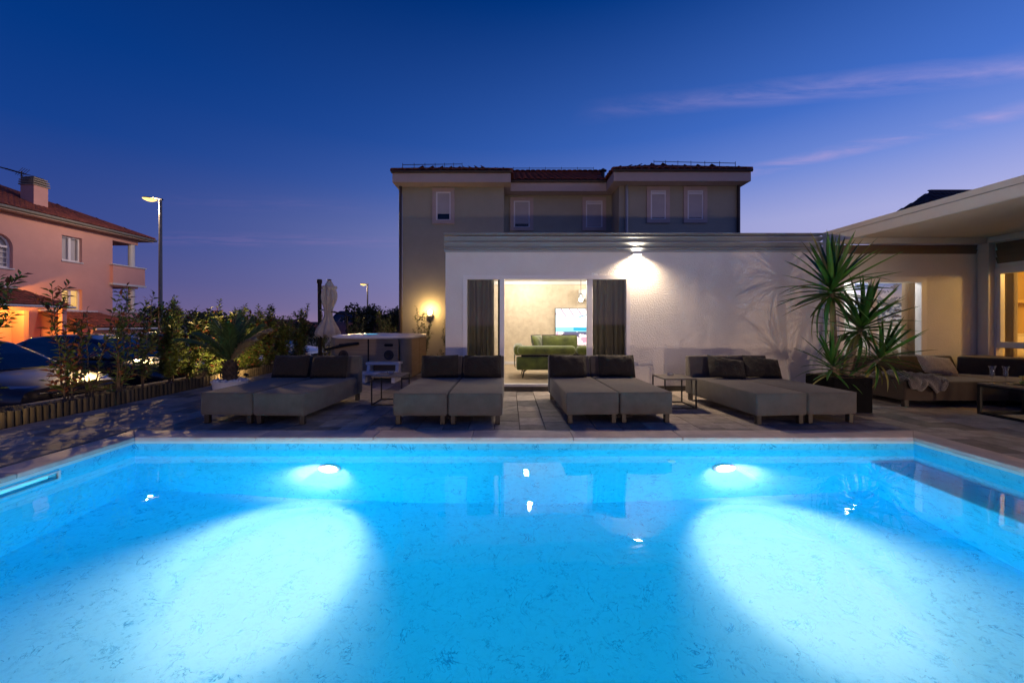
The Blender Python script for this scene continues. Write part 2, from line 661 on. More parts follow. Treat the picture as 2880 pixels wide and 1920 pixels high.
def inst(name, me, parent, loc, rot=(0, 0, 0), scale=(1, 1, 1)):
    o = bpy.data.objects.new(name, me)
    col.objects.link(o)
    o.parent = parent
    o.location = Vector(loc) - ORG[parent.name]
    o.rotation_euler = rot
    o.scale = scale
    return o


def wall_open(mb, plane, c0, c1, u0, u1, z0, z1, holes):
    """wall of thickness c0..c1; plane 'y': runs along x at y=c; plane 'x': runs along y at x=c"""
    us = sorted({u0, u1, *[h[0] for h in holes], *[h[1] for h in holes]})
    zs = sorted({z0, z1, *[h[2] for h in holes], *[h[3] for h in holes]})
    us = [u for u in us if u0 <= u <= u1]
    zs = [z for z in zs if z0 <= z <= z1]
    for a, b in zip(us, us[1:]):
        run = None
        for c, d in zip(zs, zs[1:]):
            um, zm = (a + b) / 2, (c + d) / 2
            solid = not any(h[0] < um < h[1] and h[2] < zm < h[3] for h in holes)
            if solid:
                run = (run[0], d) if run else (c, d)
            if (not solid or d == zs[-1]) and run:
                if plane == 'y':
                    mb.box(a, b, c0, c1, run[0], run[1])
                else:
                    mb.box(c0, c1, a, b, run[0], run[1])
                run = None
    return mb


def lamp(kind, name, loc, energy, colr, parent=None, size=.05, spot=None, blend=.5, aim=None, shape=None):
    l = bpy.data.lights.new(name, kind)
    l.energy = energy
    l.color = colr
    if kind in ('POINT', 'SPOT'):
        l.shadow_soft_size = size
    if kind == 'AREA':
        l.shape = 'RECTANGLE'
        l.size, l.size_y = shape
    if kind == 'SPOT':
        l.spot_size = R(spot)
        l.spot_blend = blend
    o = bpy.data.objects.new(name, l)
    col.objects.link(o)
    o.visible_camera = False          # the bulb, lens or diffuser mesh is what one sees
    o.visible_transmission = False
    if parent:
        o.parent = parent
        loc = Vector(loc) - ORG[parent.name]
        if aim is not None:
            aim = Vector(aim) - ORG[parent.name]
    o.location = loc
    if aim is not None:
        d = Vector(aim) - Vector(loc)
        o.rotation_euler = d.to_track_quat('-Z', 'Y').to_euler()
    return o


def pillow_mesh(w, h, t, seed=0, nu=14, nv=10):
    r = random.Random(seed)
    ph = r.uniform(0, 6)
    mb = MB()
    for s in (-1, 1):
        def fn(u, v):
            a, b = u * 2 - 1, v * 2 - 1
            e = max(0, (1 - abs(a) ** 3.2)) ** .55 * max(0, (1 - abs(b) ** 3.2)) ** .55
            pinch = 1 - .05 * (b * b) * (1 - a * a) * 0
            x = a * w / 2 * (1 - .05 * (1 - a * a) * 0 - .04 * (1 - b * b) * abs(a) ** 4 * -1 * 0) * pinch
            z = b * h / 2 * (1 - .05 * (1 - abs(a)) * abs(b))
            wr = .006 * math.sin(9 * a + ph + 4 * b) * e + .005 * math.sin(13 * b - 5 * a + ph) * e
            return (x, s * (t / 2 * e + wr), z) if s > 0 else (x, s * (t / 2 * e - wr), z)
        k = len(mb.f)
        mb.grid(fn, nu, nv)
        if s > 0:
            for i in range(k, len(mb.f)):
                mb.f[i] = mb.f[i][::-1]
    return mb


# ================================================================== THE SETTING
def smooth01(a, b, x):
    t = max(0, min(1, (x - a) / (b - a)))
    return t * t * (3 - 2 * t)


def ground_z(x, y):
    return -.45 - 1.0 * smooth01(12, 20, -x) - 3.6 * smooth01(29, 60, y)


# ground: one sheet to the horizon, the terrace stands .45 m above the street; a hole is left for the pool basin
mb = MB()
gx = [-2500, -900, -300, -120, -60, -40, -28, -20, -17, -14, -12, -9, -7.3, -4.7, 5.1, 8, 14, 25, 60, 200, 900, 2500]
gy = [-400, -60, -20, -4, -.3, 4.9, 9, 14, 20, 26, 29, 34, 40, 47, 54, 60, 90, 200, 600, 3000]
for i in range(len(gx) - 1):
    for j in range(len(gy) - 1):
        if gx[i] == -4.7 and gy[j] == -.3:
            continue
        mb.quad(*[(x, y, ground_z(x, y)) for x, y in ((gx[i], gy[j]), (gx[i + 1], gy[j]), (gx[i + 1], gy[j + 1]), (gx[i], gy[j + 1]))])
tag(mb.build('ground', 'earth'), kind='structure')

# street / parking strip
mb = MB()
for xa, xb in ((-19, -17), (-17, -14), (-14, -12), (-12, -9), (-9, -7.38)):
    for ya, yb in ((-4, 9), (9, 20), (20, 29)):
        mb.quad(*[(x, y, ground_z(x, y) + .006) for x, y in ((xa, ya), (xb, ya), (xb, yb), (xa, yb))])
tag(mb.build('road', 'asphalt'), kind='structure')

# far hill on the horizon
mb = MB()
hp = [(-420 + i * 12, 14 + 10 * math.sin(i * .23 + 1.) + 7 * math.sin(i * .61) + 3 * math.sin(i * 1.7)) for i in range(36)]
for (xa, za), (xb, zb) in zip(hp, hp[1:]):
    mb.quad((xa, 900, -10), (xb, 900, -10), (xb, 960, max(1, za)), (xa, 960, max(1, za)))
    mb.quad((xa, 960, max(1, za)), (xb, 960, max(1, zb)), (xb, 1100, -10), (xa, 1100, -10))
tag(mb.build('hills', 'hill'), kind='structure')

# ------------------------------------------------------------------ pool
PX0, PX1, PY0, PY1 = -4.22, 4.56, .12, 4.49
WZ, FZ = -.127, -1.557
CW = .31
pool = thing('swimming_pool', 'rectangular swimming pool with marbled blue liner, glowing under water', 'pool', (.17, 2.3, -1.6))
mb = MB()
T = .12
mb.box(PX0 - T, PX1 + T, PY0 - T, PY1 + T, FZ - .1, FZ)
mb.build('basin_floor', 'liner', pool)
for nm, b in (('basin_wall', (PX0 - T, PX0, PY0 - T, PY1 + T)), ('basin_wall', (PX1, PX1 + T, PY0 - T, PY1 + T)),
              ('basin_wall', (PX0, PX1, PY1, PY1 + T)), ('basin_wall', (PX0, PX1, PY0 - T, PY0))):
    mb = MB()
    if b[0] == PX0 - T:      # left wall with the skimmer mouth cut out
        wall_open(mb, 'x', b[0], b[1], b[2], b[3], FZ, -.03, [(2.75, 3.72, -.21, -.085)])
    else:
        mb.box(*b, FZ, -.03)
    mb.build(nm, 'liner', pool)
mb = MB()
mb.rbox(4.04, PX1 - .002, .9, PY1 - .002, FZ + .002, -.60, .03, 3)
mb.build('bench', 'liner', pool, smooth=True)
# pale rail under the coping
mb = MB()
mb.box(PX0, PX1, PY1 - .012, PY1, -.055, -.028)
mb.box(PX0, PX0 + .012, PY0, PY1 - .012, -.055, -.028)
mb.box(PX1 - .012, PX1, PY0, PY1 - .012, -.055, -.028)
mb.build('liner_rail', 'liner_rail', pool)
# coping slabs, mitred corners, slightly overhanging
cz0, cz1 = -.028, .018


def slab(poly, name='coping_slab'):
    m_ = MB().prism(poly, 2, cz0, cz1, .012, 3)
    m_.build(name, 'coping', pool, smooth=True)


ov = .02
xi0, xi1, yi0, yi1 = PX0 + ov, PX1 - ov, PY0 + ov, PY1 - ov
xo0, xo1, yo0, yo1 = xi0 - CW, xi1 + CW, yi0 - CW, yi1 + CW
cuts = [xi0, -2.85, -1.53, -.42, .72, 1.95, 3.2, xi1]
for k in range(len(cuts) - 1):
    a, b = cuts[k] + .001, cuts[k + 1] - .001
    ao = xo0 if k == 0 else a
    bo = xo1 if k == len(cuts) - 2 else b
    slab([(a, yi1), (b, yi1), (bo, yo1), (ao, yo1)])
    slab([(ao, yo0), (bo, yo0), (b, yi0), (a, yi0)])
cuts = [yi0, 1.2, 2.3, 3.4, yi1]
for k in range(len(cuts) - 1):
    a, b = cuts[k] + .001, cuts[k + 1] - .001
    ao = yo0 if k == 0 else a
    bo = yo1 if k == len(cuts) - 2 else b
    slab([(xo0, ao), (xi0, a), (xi0, b), (xo0, bo)])
    slab([(xi1, a), (xo1, ao), (xo1, bo), (xi1, b)])
# skimmer
mb = MB()
for b in ((2.73, 3.74, -.092, -.080), (2.73, 3.74, -.222, -.208), (2.73, 2.75, -.208, -.092), (3.72, 3.74, -.208, -.092)):
    mb.box(PX0 - .01, PX0 + .012, *b)
sk = mb.build('skimmer_frame', 'white_plastic', pool)
MB().box(PX0 - .10, PX0 - .085, 2.75, 3.72, -.208, -.092).build('skimmer_flap', 'white_plastic', sk)
MB().lathe([(.001, 0), (.035, 0), (.045, .006), (.045, .012), (.001, .012)], 20).build('inlet_nozzle', 'white_plastic', pool, smooth=True)
nz = pool.children[-1]
for o in pool.children:
    if o.name.startswith('inlet_nozzle'):
        for v in o.data.vertices:
            q = v.co + ORG[pool.name]
            v.co = Vector((1.83 + q.x, PY1 - q.z, -.52 + q.y)) - ORG[pool.name]
# underwater lamps: ring, lens, their beams, and added fill lights
for lx, sx in ((-2.02, -1), (2.42, 1)):
    mb = MB()
    prof = [(.085, .002), (.125, .002), (.13, .014), (.12, .026), (.095, .026), (.085, .012)]
    mb.lathe(prof + [prof[0]], 28)
    mb.v = [(lx + p[0], PY1 - p[2], -.74 + p[1]) for p in mb.v]
    rg = mb.build('lamp_ring', 'white_plastic', pool, smooth=True, fix=True)
    mb = MB().lathe([(.0005, .016), (.084, .016)], 28)
    mb.v = [(lx + p[0], PY1 - p[2], -.74 + p[1]) for p in mb.v]
    mb.build('lens', POOL_LENS, rg)
    lamp('SPOT', 'pool_lamp_beam', (lx, PY1 - .05, -.74), 4600, (1, .20, .13), rg, .05, 58, 1.0, (lx - sx * .02, PY1 - .80, -1.557))
    lamp('SPOT', 'pool_lamp_flood', (lx, PY1 - .05, -.74), 1000, (1, .24, .16), rg, .05, 92, 1.0, (lx + sx * .12, PY1 - .85, -1.557))
    lamp('POINT', 'pool_scatter_fill', (lx + sx * .02, PY1 - .75, -.70), 178, (.0, .74, 1), rg, .12)  # added fill floating off the wall, stands in for scatter in the water
    lamp('SPOT', 'pool_halo_fill', (lx + sx * .03, PY1 - .17, -.76), 260, (1, .22, .15), rg, .05, 130, 1.0, (lx + sx * .07, PY1, -.86))  # added spot turned back at the wall for the glow round the lens
# water sheet
mb = MB().quad((PX0 - .02, PY0 - .02, WZ), (PX1 + .02, PY0 - .02, WZ), (PX1 + .02, PY1 + .02, WZ), (PX0 - .02, PY1 + .02, WZ))
tag(mb.build('water', 'water'), 'still clear pool water reflecting the lit doorway', kind='structure')

# ------------------------------------------------------------------ terrace base + pavers
TX0 = -6.22
terr = thing('terrace', 'grey paved terrace around the pool', 'terrace', (0, 5, 0), kind='structure')
mb = MB()
mb.box(TX0, 13, yo1, 15, -.6, -.032)
mb.box(TX0, xo0, -3, yo1, -.6, -.032)
mb.box(xo1, 13, -3, yo1, -.6, -.032)
mb.box(xo0, xo1, -3, yo0, -.6, -.032)
mb.build('bedding_layer', 'mortar', terr)
cells = []
pw = .317
x = TX0 + .01
ci = 0
while x < 9.4:
    r = random.Random(ci * 13 + 5)
    y = 3.1 - r.uniform(0, .4)
    while y < 13.6:
        L = r.choice((.40, .40, .40, .30, .50))
        xa, xb, ya, yb = x, x + pw, y, y + L
        y += L
        inpool = xb > xo0 + .01 and xa < xo1 - .01
        if inpool:
            if yb <= yo1 + .05:
                continue
            ya = max(ya, yo1 + .003)
        if xa < xo0 < xb and ya < yo1:
            xb = xo0 - .003
        if xa < xo1 < xb and ya < yo1:
            xa = xo1 + .003
        if ya > 7.60 and xb > -1.2:
            if xa > -1.2:
                continue
        if ya > 7.60 and xa < -1.2 < xb:
            xb = -1.22
        if xa > -1.2 and yb > 7.60:
            yb = 7.60
        if xb - xa < .04 or yb - ya < .04:
            continue
        xm, ym = (xa + xb) / 2, (ya + yb) / 2
        if abs(xm) > ym * 1.33 + .3:
            continue
        cells.append(((xb - xa) * (yb - ya) / ym ** 3, xa, xb, ya, yb))
    x += pw
    ci += 1
cells.sort(reverse=True)
pcache = {}
g = .0035


def paver_mesh(w, l):
    k = (round(w, 3), round(l, 3))
    if k not in pcache:
        b = MB()
        h = .034
        w2, l2, e = k[0] / 2 - g, k[1] / 2 - g, .004
        b.v = [(-w2, -l2, -h), (w2, -l2, -h), (w2, l2, -h), (-w2, l2, -h), (-w2, -l2, -e), (w2, -l2, -e), (w2, l2, -e), (-w2, l2, -e),
               (-w2 + e, -l2 + e, 0), (w2 - e, -l2 + e, 0), (w2 - e, l2 - e, 0), (-w2 + e, l2 - e, 0)]
        b.f = [(0, 1, 5, 4), (1, 2, 6, 5), (2, 3, 7, 6), (3, 0, 4, 7), (4, 5, 9, 8), (5, 6, 10, 9), (6, 7, 11, 10), (7, 4, 8, 11), (8, 9, 10, 11)]
        me = b.mesh('paver')
        me.materials.append(MT['paver'])
        pcache[k] = (me, b)
    return pcache[k]


rest = MB()
for n_, (_, xa, xb, ya, yb) in enumerate(cells):
    me, b = paver_mesh(xb - xa, yb - ya)
    loc = ((xa + xb) / 2, (ya + yb) / 2, rnd.uniform(-.0015, .0015))
    rot = (rnd.uniform(-.004, .004), rnd.uniform(-.004, .004), 0)
    if n_ < 300:
        inst('paver', me, terr, loc, rot)
    else:
        rest.add(b.v, b.f, Matrix.Translation(loc))
rest.build('far_pavers', 'paver', terr, kind='stuff')

# ------------------------------------------------------------------ planting bed with log edging, kerb
edge = thing('log_edging', 'row of short upright half logs edging the planting bed', 'edging', (TX0 - .05, 7, 0))
lm = {}
y = 3.6
i = 0
while y < 13.4:
    w = rnd.uniform(.066, .086)
    h = rnd.uniform(.185, .215)
    k = (i * 7) % 6
    if k not in lm:
        b = MB()
        ww, hh = .038, 1.
        pts = [(-.0, -ww), (.018, -ww * .92), (.032, -ww * .5), (.036, 0), (.032, ww * .5), (.018, ww * .92), (-.0, ww)]
        b.prism(pts, 2, 0, hh, 0)
        for q in range(len(b.v)):
            if b.v[q][2] > .5:
                b.v[q] = (b.v[q][0] * .9, b.v[q][1] * .93, b.v[q][2] + rnd.uniform(-.012, .012))
        me = b.mesh('log')
        me.materials.append(MT['log'])
        lm[k] = me
    inst('log', lm[k], edge, (TX0 - .045 + rnd.uniform(-.006, .006), y + w / 2, -.03), (rnd.uniform(-.02, .02), rnd.uniform(-.03, .03), 0), (1, w / .078, h + .03))
    y += w + .004
    i += 1
mb = MB()
nb = 60


def bedz(x, y):
    return .10 + .025 * math.sin(x * 9 + y * 3) + .02 * math.sin(y * 7.3 - x * 4) - .05 * max(0, -x - 6.7)


mb.grid(lambda u, v: (-7.22 + u * .92, 3.4 + v * 10.2, bedz(-7.22 + u * .92, 3.4 + v * 10.2)), 10, 110)
mb.box(-7.22, TX0 - .06, 3.4, 13.6, -.45, .03)
tag(mb.build('planting_bed', 'soil', smooth=True), 'strip of mulched soil behind the log edging', kind='structure')
mb = MB()
oc = [(0, 0, 1), (1, 0, 0), (0, 1, 0), (-1, 0, 0), (0, -1, 0)]
for _ in range(2600):
    px_, py_ = rnd.uniform(-7.2, -6.32), 3.5 + rnd.random() ** 1.5 * 9.8
    s = rnd.uniform(.008, .024)
    m_ = Matrix.Translation((px_, py_, bedz(px_, py_) + .003)) @ Euler((rnd.uniform(-.6, .6), rnd.uniform(-.6, .6), rnd.uniform(0, 6))).to_matrix().to_4x4()
    mb.add([(p[0] * s * 1.3, p[1] * s, p[2] * s * .6) for p in oc], [(0, 1, 2), (0, 2, 3), (0, 3, 4), (0, 4, 1)], m_)
tag(mb.build('gravel', 'pebble'), 'loose bark chips and pebbles on the planting bed', kind='stuff')
mb = MB()
yk = 2.0
while yk < 13.5:
    mb.rbox(-7.37, -7.22, yk, yk + .995, -.46, .075, .02, 2)
    yk += 1.0
tag(mb.build('kerb', 'kerb', smooth=True), 'rough concrete kerb between planting bed and parked cars', kind='structure')

# ================================================================== ANNEX (white stucco extension)
WY = 7.62
ann = thing('pool_annex', 'low white stucco annex with grey metal parapet and open sliding door', 'building', (2.4, WY, 0))
D0, D1, DZ0, DZ1 = -.871, 2.306, .12, 2.20          # sliding door opening
S0, S1, SZ1 = 6.31, 7.96, 2.17                        # second glass door, under the pergola
mb = MB()
wall_open(mb, 'y', WY, WY + .13, -1.218, 9.068, -.03, 2.70, [(D0, D1, DZ0, DZ1), (S0, S1, DZ0, SZ1)])
mb.build('front_wall', 'stucco', ann)
mb = MB()
mb.box(-1.218, -1.10, WY + .13, 11.6, -.45, 2.70)
mb.box(-1.10, 9.2, 11.5, 11.6, -.45, 2.70)
mb.build('outer_wall', 'stucco', ann)
MB().box(-1.10, 5.60, WY + .005, 11.5, -.02, .118).build('room_floor', 'oak', ann)
MB().box(5.70, 9.06, WY + .005, 11.5, -.02, .118).build('room_floor', 'oak', ann)
MB().box(-1.0995, 9.06, WY + .131, 11.499, 2.49, 2.60).build('room_ceiling', 'plaster', ann)
mb = MB()
mb.box(-1.098, 5.598, 11.44, 11.498, .118, 2.489)
mb.build('papered_wall', 'wallpaper', ann)
MB().box(5.60, 5.70, WY + .131, 11.5, .0, 2.489).build('partition', 'plaster', ann)
MB().box(5.702, 9.06, 8.90, 9.0, .118, 2.489).build('partition', 'plaster', ann)
MB().box(8.96, 9.06, WY + .131, 8.899, .118, 2.489).build('partition', 'plaster', ann)
MB().box(-1.098, 5.598, 11.415, 11.439, .118, .20).build('skirting', 'white_frame', ann)
MB().box(-1.0, 5.598, 11.36, 11.438, 2.40, 2.488).build('cove', 'plaster', ann)
MB().box(-1.22, 9.2, WY + .02, 11.62, 2.702, 2.76).build('roof_deck', 'panel', ann)
zs = [2.658, 2.690, 2.751, 2.860, 2.963, 3.031]
for a, b in zip(zs[1:], zs[2:]):
    MB().prism([(WY + .06, a + .004), (WY - .010, a + .004), (WY - .060, b - .034), (WY - .060, b - .022), (WY + .06, b - .022)], 0, -1.245, 5.97).build(
        'parapet_strip', 'panel', ann)
MB().box(-1.24, 5.97, WY - .022, WY - .001, 2.655, 2.692).build('parapet_foot', 'panel', ann)
for bx in (-.95, .0, 1.0, 2.02, 3.2, 4.0, 4.9):
    o = MB().lathe([(.012, 0), (.012, .01), (.001, .014)], 8).build('bolt', 'chrome', ann)
    for v in o.data.vertices:
        q = v.co + ORG[ann.name]
        v.co = Vector((bx + q.x, WY - .028 - q.z, 2.715 + q.y)) - ORG[ann.name]
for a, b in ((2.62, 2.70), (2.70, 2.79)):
    MB().prism([(WY - .001, a), (WY - .015, a), (WY - .04, b - .005), (WY - .001, b - .005)], 0, 6.03, 8.92).build('shaded_parapet_strip', 'panel_shaded', ann)  # annex parapet carried on, coloured dark for the shade
MB().box(-1.2, 9.0, WY - .012, WY - .001, .0, .10).build('plinth', 'wood_leg', ann)


def frame_rect(mb, x0, x1, z0, z1, y0, y1, w, sides='lrtb'):
    if 'l' in sides:
        mb.box(x0, x0 + w, y0, y1, z0, z1)
    if 'r' in sides:
        mb.box(x1 - w, x1, y0, y1, z0, z1)
    if 't' in sides:
        mb.box(x0 + w, x1 - w, y0, y1, z1 - w, z1)
    if 'b' in sides:
        mb.box(x0 + w, x1 - w, y0, y1, z0, z0 + w * .5)


sd = MB()
frame_rect(sd, D0 - .01, D1 + .01, DZ0 - .02, DZ1 + .01, WY - .018, WY + .10, .075, 'lrt')
sd.box(D0, D1, WY - .03, WY + .12, DZ0 - .03, DZ0 + .012)
sdo = sd.build('sliding_door_frame', 'white_frame', ann)
for xa, xb in ((-.181, -.092), (1.492, 1.600)):
    MB().rbox(xa, xb, WY + .0, WY + .07, DZ0 + .013, DZ1 - .066, .006, 1).build('door_stile', 'white_frame', sdo)
for xa, xb in ((D0 + .066, -.181), (1.600, D1 - .066)):
    m2 = MB()
    m2.box(xa, xb, WY + .03, WY + .036, DZ0 + .05, DZ1 - .07)
    m2.build('door_pane', 'glass', sdo)
    MB().box(xa, xb, WY + .01, WY + .06, DZ0 + .013, DZ0 + .05).build('door_rail', 'white_frame', sdo)
MB().box(-.215, -.182, WY + .02, WY + .05, DZ0 + .05, DZ1 - .07).build('door_gasket', 'black', sdo)

sd = MB()
frame_rect(sd, S0 - .01, S1 + .01, DZ0 - .02, SZ1 + .01, WY - .02, WY + .10, .10, 'lrt')
sdo2 = sd.build('glass_door_frame', 'white_frame', ann)
MB().rbox(6.92, 7.05, WY + .0, WY + .07, DZ0, SZ1 - .09, .006, 1).build('door_stile', 'white_frame', sdo2)
for xa, xb in ((S0 + .09, 6.92), (7.05, S1 - .09)):
    MB().box(xa, xb, WY + .03, WY + .036, DZ0, SZ1 - .09).build('door_pane', 'glass', sdo2)

# wall lamp, throws light up and down
wl = thing('wall_lamp', 'small boxy white wall lamp shining up and down above the sliding door', 'wall lamp', (2.43, WY, 2.63))
mb = MB()
for xa, xb, ya, yb in ((2.34, 2.348, WY - .11, WY - .004), (2.512, 2.52, WY - .11, WY - .004), (2.348, 2.512, WY - .11, WY - .102), (2.348, 2.512, WY - .012, WY - .004)):
    mb.box(xa, xb, ya, yb, 2.60, 2.652)
mb.build('housing', 'white_metal', wl)
MB().box(2.352, 2.508, WY - .098, WY - .016, 2.615, 2.637).build('diffuser', BULB_WHITE, wl)
lamp('SPOT', 'lamp_down', (2.43, WY - .075, 2.597), 290, (1, .74, .47), wl, .03, 150, .9, (2.43, WY - .02, 1.6))
lamp('SPOT', 'lamp_up', (2.43, WY - .085, 2.657), 20, (1, .82, .58), wl, .03, 150, .8, (2.43, WY - .06, 3.6))

# ------------------------------------------------------------------ inside the annex
for k_, (lx_, ly_, lb_) in enumerate(((.45, 8.7, 'small ceiling spot above the green sofa arm'), (2.2, 8.7, 'small ceiling spot above the middle of the green sofa'),
                                    (.45, 10.5, 'small ceiling spot near the papered wall'), (2.9, 10.5, 'small ceiling spot in front of the television'))):
    cl = thing('ceiling_spot', lb_, 'ceiling lamp', (lx_, ly_, 2.489), 'ceiling spots of the living room')
    MB().lathe([(.07, 0), (.07, -.012), (.05, -.016), (.05, -.002)], 20, (lx_, ly_, 2.489)).build('ring', 'white_metal', cl, smooth=True)
    MB().lathe([(.0495, -.006), (.001, -.006)], 20, (lx_, ly_, 2.489)).build('diffuser', BULB_WHITE, cl)
    lamp('POINT', 'lamp_light', (lx_, ly_, 2.40), 52, (1, .88, .75), cl, .05)

pd = thing('pendant_lamp', 'glass globe pendant lamp hanging by a thin rod in the living room', 'pendant lamp', (1.82, 10.1, 2.49))
MB().tube([(1.82, 10.1, 2.489), (1.82, 10.1, 2.03)], .006, 6).build('rod', 'black', pd)
MB().lathe([(.001, 2.05), (.05, 2.03), (.06, 2.0), (.02, 1.985)], 16, (1.82, 10.1, 0)).build('cap', 'chrome', pd, smooth=True)
MB().ball((1.82, 10.1, 1.88), .12, 14).build('globe', 'glass', pd, smooth=True)
MB().ball((1.82, 10.1, 1.89), .055, 10).build('bulb', emitter('pendant_bulb', (1, .93, .82), 12), pd, smooth=True)

ac = thing('air_conditioner', 'white air conditioner unit high on the living room wall', 'air conditioner', (2.35, 11.4, 1.95))
MB().rbox(1.98, 2.85, 11.20, 11.43, 1.96, 2.26, .03, 2).build('casing', 'white_plastic', ac, smooth=True)
MB().box(2.02, 2.81, 11.19, 11.205, 1.975, 2.0).build('outlet', 'shutter', ac)


def picture(name, w, h, fn, nx, nz, mat, parent, x0, y, z0):
    """flat print facing -Y, colours per face"""
    me = bpy.data.meshes.new(name)
    org = ORG[parent.name]
    vs, fs = [], []
    for j in range(nz + 1):
        for i in range(nx + 1):
            vs.append((x0 + w * i / nx - org.x, y - org.y, z0 + h * j / nz - org.z))
    for j in range(nz):
        for i in range(nx):
            a = j * (nx + 1) + i
            fs.append((a, a + 1, a + nx + 2, a + nx + 1))
    me.from_pydata(vs, [], fs)
    ca = me.color_attributes.new('print', 'FLOAT_COLOR', 'CORNER')
    k = 0
    for p in me.polygons:
        j, i = divmod(p.index, nx)
        c = fn((i + .5) / nx, (j + .5) / nz)
        for _ in p.loop_indices:
            ca.data[k].color = (*c, 1)
            k += 1
    me.materials.append(mat)
    o = bpy.data.objects.new(name, me)
    col.objects.link(o)
    o.parent = parent
    return o


def fbm(x, y, s=0):
    from mathutils import noise
    return noise.fractal(Vector((x, y, s)), 1.0, 2.0, 4)


def beach(u, v):
    n = fbm(u * 5, v * 5, 1)
    if .60 < u < .66 or .685 < u < .70:
        return (.02, .12, .55)
    if u > .72 and fbm(u * 14, v * 6, 8) > .15:
        return (.05, .2, .6)
    if v > .48:
        if v > .72 and abs((v - .78) - (u - .45) * .45) < .012 and .42 < u < .60:
            return (.05, .22, .42)
        if v > .78 and abs(math.sin(u * 21 + v * 9)) > .96:
            return (.45, .30, .38)
        t = .75 + .2 * n
        return (.72 + .2 * n, .85 + .1 * n, 1.0) if v < .7 else (t, .9, 1.)
    hill = .48 + (.0 if u < .3 else .10 * math.sin((u - .3) * 4))
    if v > .40 and u > .32 and fbm(u * 8, v * 8, 3) > -.35:
        return (.02, .38, .62)
    if v > .36:
        return (.25, .62, .78)
    if abs(v - .20) < .006:
        return (.30, .25, .45)
    if n > .22:
        return (.10, .10, .2)
    if n < -.25:
        return (.75, .35, .5)
    return (.95, .82, .88)


tv = thing('television', 'lit wall television showing a bright beach scene', 'television', (1.95, 11.43, .66))
MB().box(1.315, 2.92, 11.39, 11.437, .655, 1.725).build('casing', 'black', tv)
picture('screen', 1.57, 1.04, beach, 90, 60, picture_material('television_picture', .8, .3), tv, 1.332, 11.388, .67)

# green velvet sofa seen from behind
gs = thing('velvet_sofa', 'olive green velvet sofa on thin black legs in the living room', 'sofa', (1.5, 8.9, .118))
sx0, sx1, sy0 = .16, 3.0, 8.46
MB().prism([(sy0, .30), (sy0 + .95, .30), (sy0 + .95, .50), (sy0 + .14, .58), (sy0 + .02, .58)], 0, sx0, sx1, .03, 3).build('seat_base', 'velvet', gs, smooth=True)
for a, b in ((sx0 + .01, 1.42), (1.44, sx1)):
    MB().rbox(a, b, sy0 - .04, sy0 + .20, .62, .815, .085, 5).build('back_roll', 'velvet', gs, smooth=True)
MB().rbox(sx0 - .06, sx0 + .16, sy0 + .03, sy0 + .9, .60, .83, .085, 5).build('arm_roll', 'velvet', gs, smooth=True)
MB().box(sx0 + .1, sx1 - .1, sy0 + .06, sy0 + .12, .57, .64).build('back_support', 'black', gs)
mb = MB()
for yy in (sy0 + .12, sy0 + .7):
    mb.tube([(sx0 - .03, yy, .63), (sx0 - .045, yy, .55), (sx0 - .045, yy, .36), (sx0 + .02, yy, .33)], .008, 6)
mb.build('arm_bracket', 'chrome', gs)
for lx in (sx0 + .17, sx1 - .17):
    for ly in (sy0 + .10, sy0 + .82):
        MB().tube([(lx + .05, ly, .31), (lx - .01, ly, .27), (lx - .04, ly, .12)], [.02, .018, .010], 8).build('leg', 'black', gs, smooth=True)
for i_, (cxx, rz, lab) in enumerate(((1.12, 0, 'wide green velvet cushion in the middle of the green sofa'), (2.28, 0, 'green velvet cushion at the door-frame end of the green sofa'),
                                     (.64, 62, 'green velvet cushion turned sideways at the arm of the green sofa'))):
    c = pillow_mesh(.78 if rz == 0 else .5, .42, .16, i_).build('sofa_cushion', 'velvet', None, smooth=True)
    c.location = (cxx, sy0 + .36 if rz == 0 else sy0 + .42, .83)
    c.rotation_euler = (R(-14), 0, R(rz))
    tag(c, lab, 'cushion', 'cushions on the green sofa')
    k = MB().tube([(-.385 if rz == 0 else -.245, 0, -.2), (-.385 if rz == 0 else -.245, 0, .205), (.385 if rz == 0 else .245, 0, .205), (.385 if rz == 0 else .245, 0, -.2)], .012, 6)
    k.v = list(k.v)
    p_ = k.build('piping', 'fur', None)
    p_.parent = c


def curtain(name, x0, x1, y, z0, z1, folds, mat, label, seed, plane='y', amp=.035):
    r = random.Random(seed)
    ph = [r.uniform(0, 6) for _ in range(4)]

    def fn(u, v):
        a = u * folds * 2 * math.pi
        d = amp * (math.sin(a + ph[0] + .5 * math.sin(v * 2 + ph[1])) + .35 * math.sin(a * 1.7 + ph[2])) * (.75 + .25 * (1 - v))
        p = x0 + (x1 - x0) * u + .012 * math.sin(a * .5 + v * 3 + ph[3]) * (1 - v)
        z = z0 + (z1 - z0) * v
        return (p, y + d, z) if plane == 'y' else (y + d, p, z)
    mb = MB().grid(fn, int(folds * 12), 10)
    o = mb.build(name, mat, None, smooth=True)
    so_ = o.modifiers.new('thick', 'SOLIDIFY')
    so_.thickness = .004
    tag(o, label, 'curtain')
    rl = MB().tube([(x0 - .03, y, z1 + .012), (x1 + .03, y, z1 + .012)] if plane == 'y' else [(y, x0 - .03, z1 + .012), (y, x1 + .03, z1 + .012)], .01, 6).build('rail', 'white_metal', None)
    rl.parent = o
    return o


curtain('curtain', -.84, -.30, WY + .24, .14, 2.44, 6, 'curtain', 'olive curtain behind the sliding door pane nearer the hot tub', 1)
curtain('curtain', 1.63, 2.42, WY + .24, .14, 2.44, 8, 'curtain', 'olive curtain behind the sliding door pane nearer the wall lamp', 2)
curtain('curtain', 7.78, 8.10, WY + .24, .14, 2.44, 5, 'curtain_pale', 'pale curtain behind the glass door under the pergola', 3)

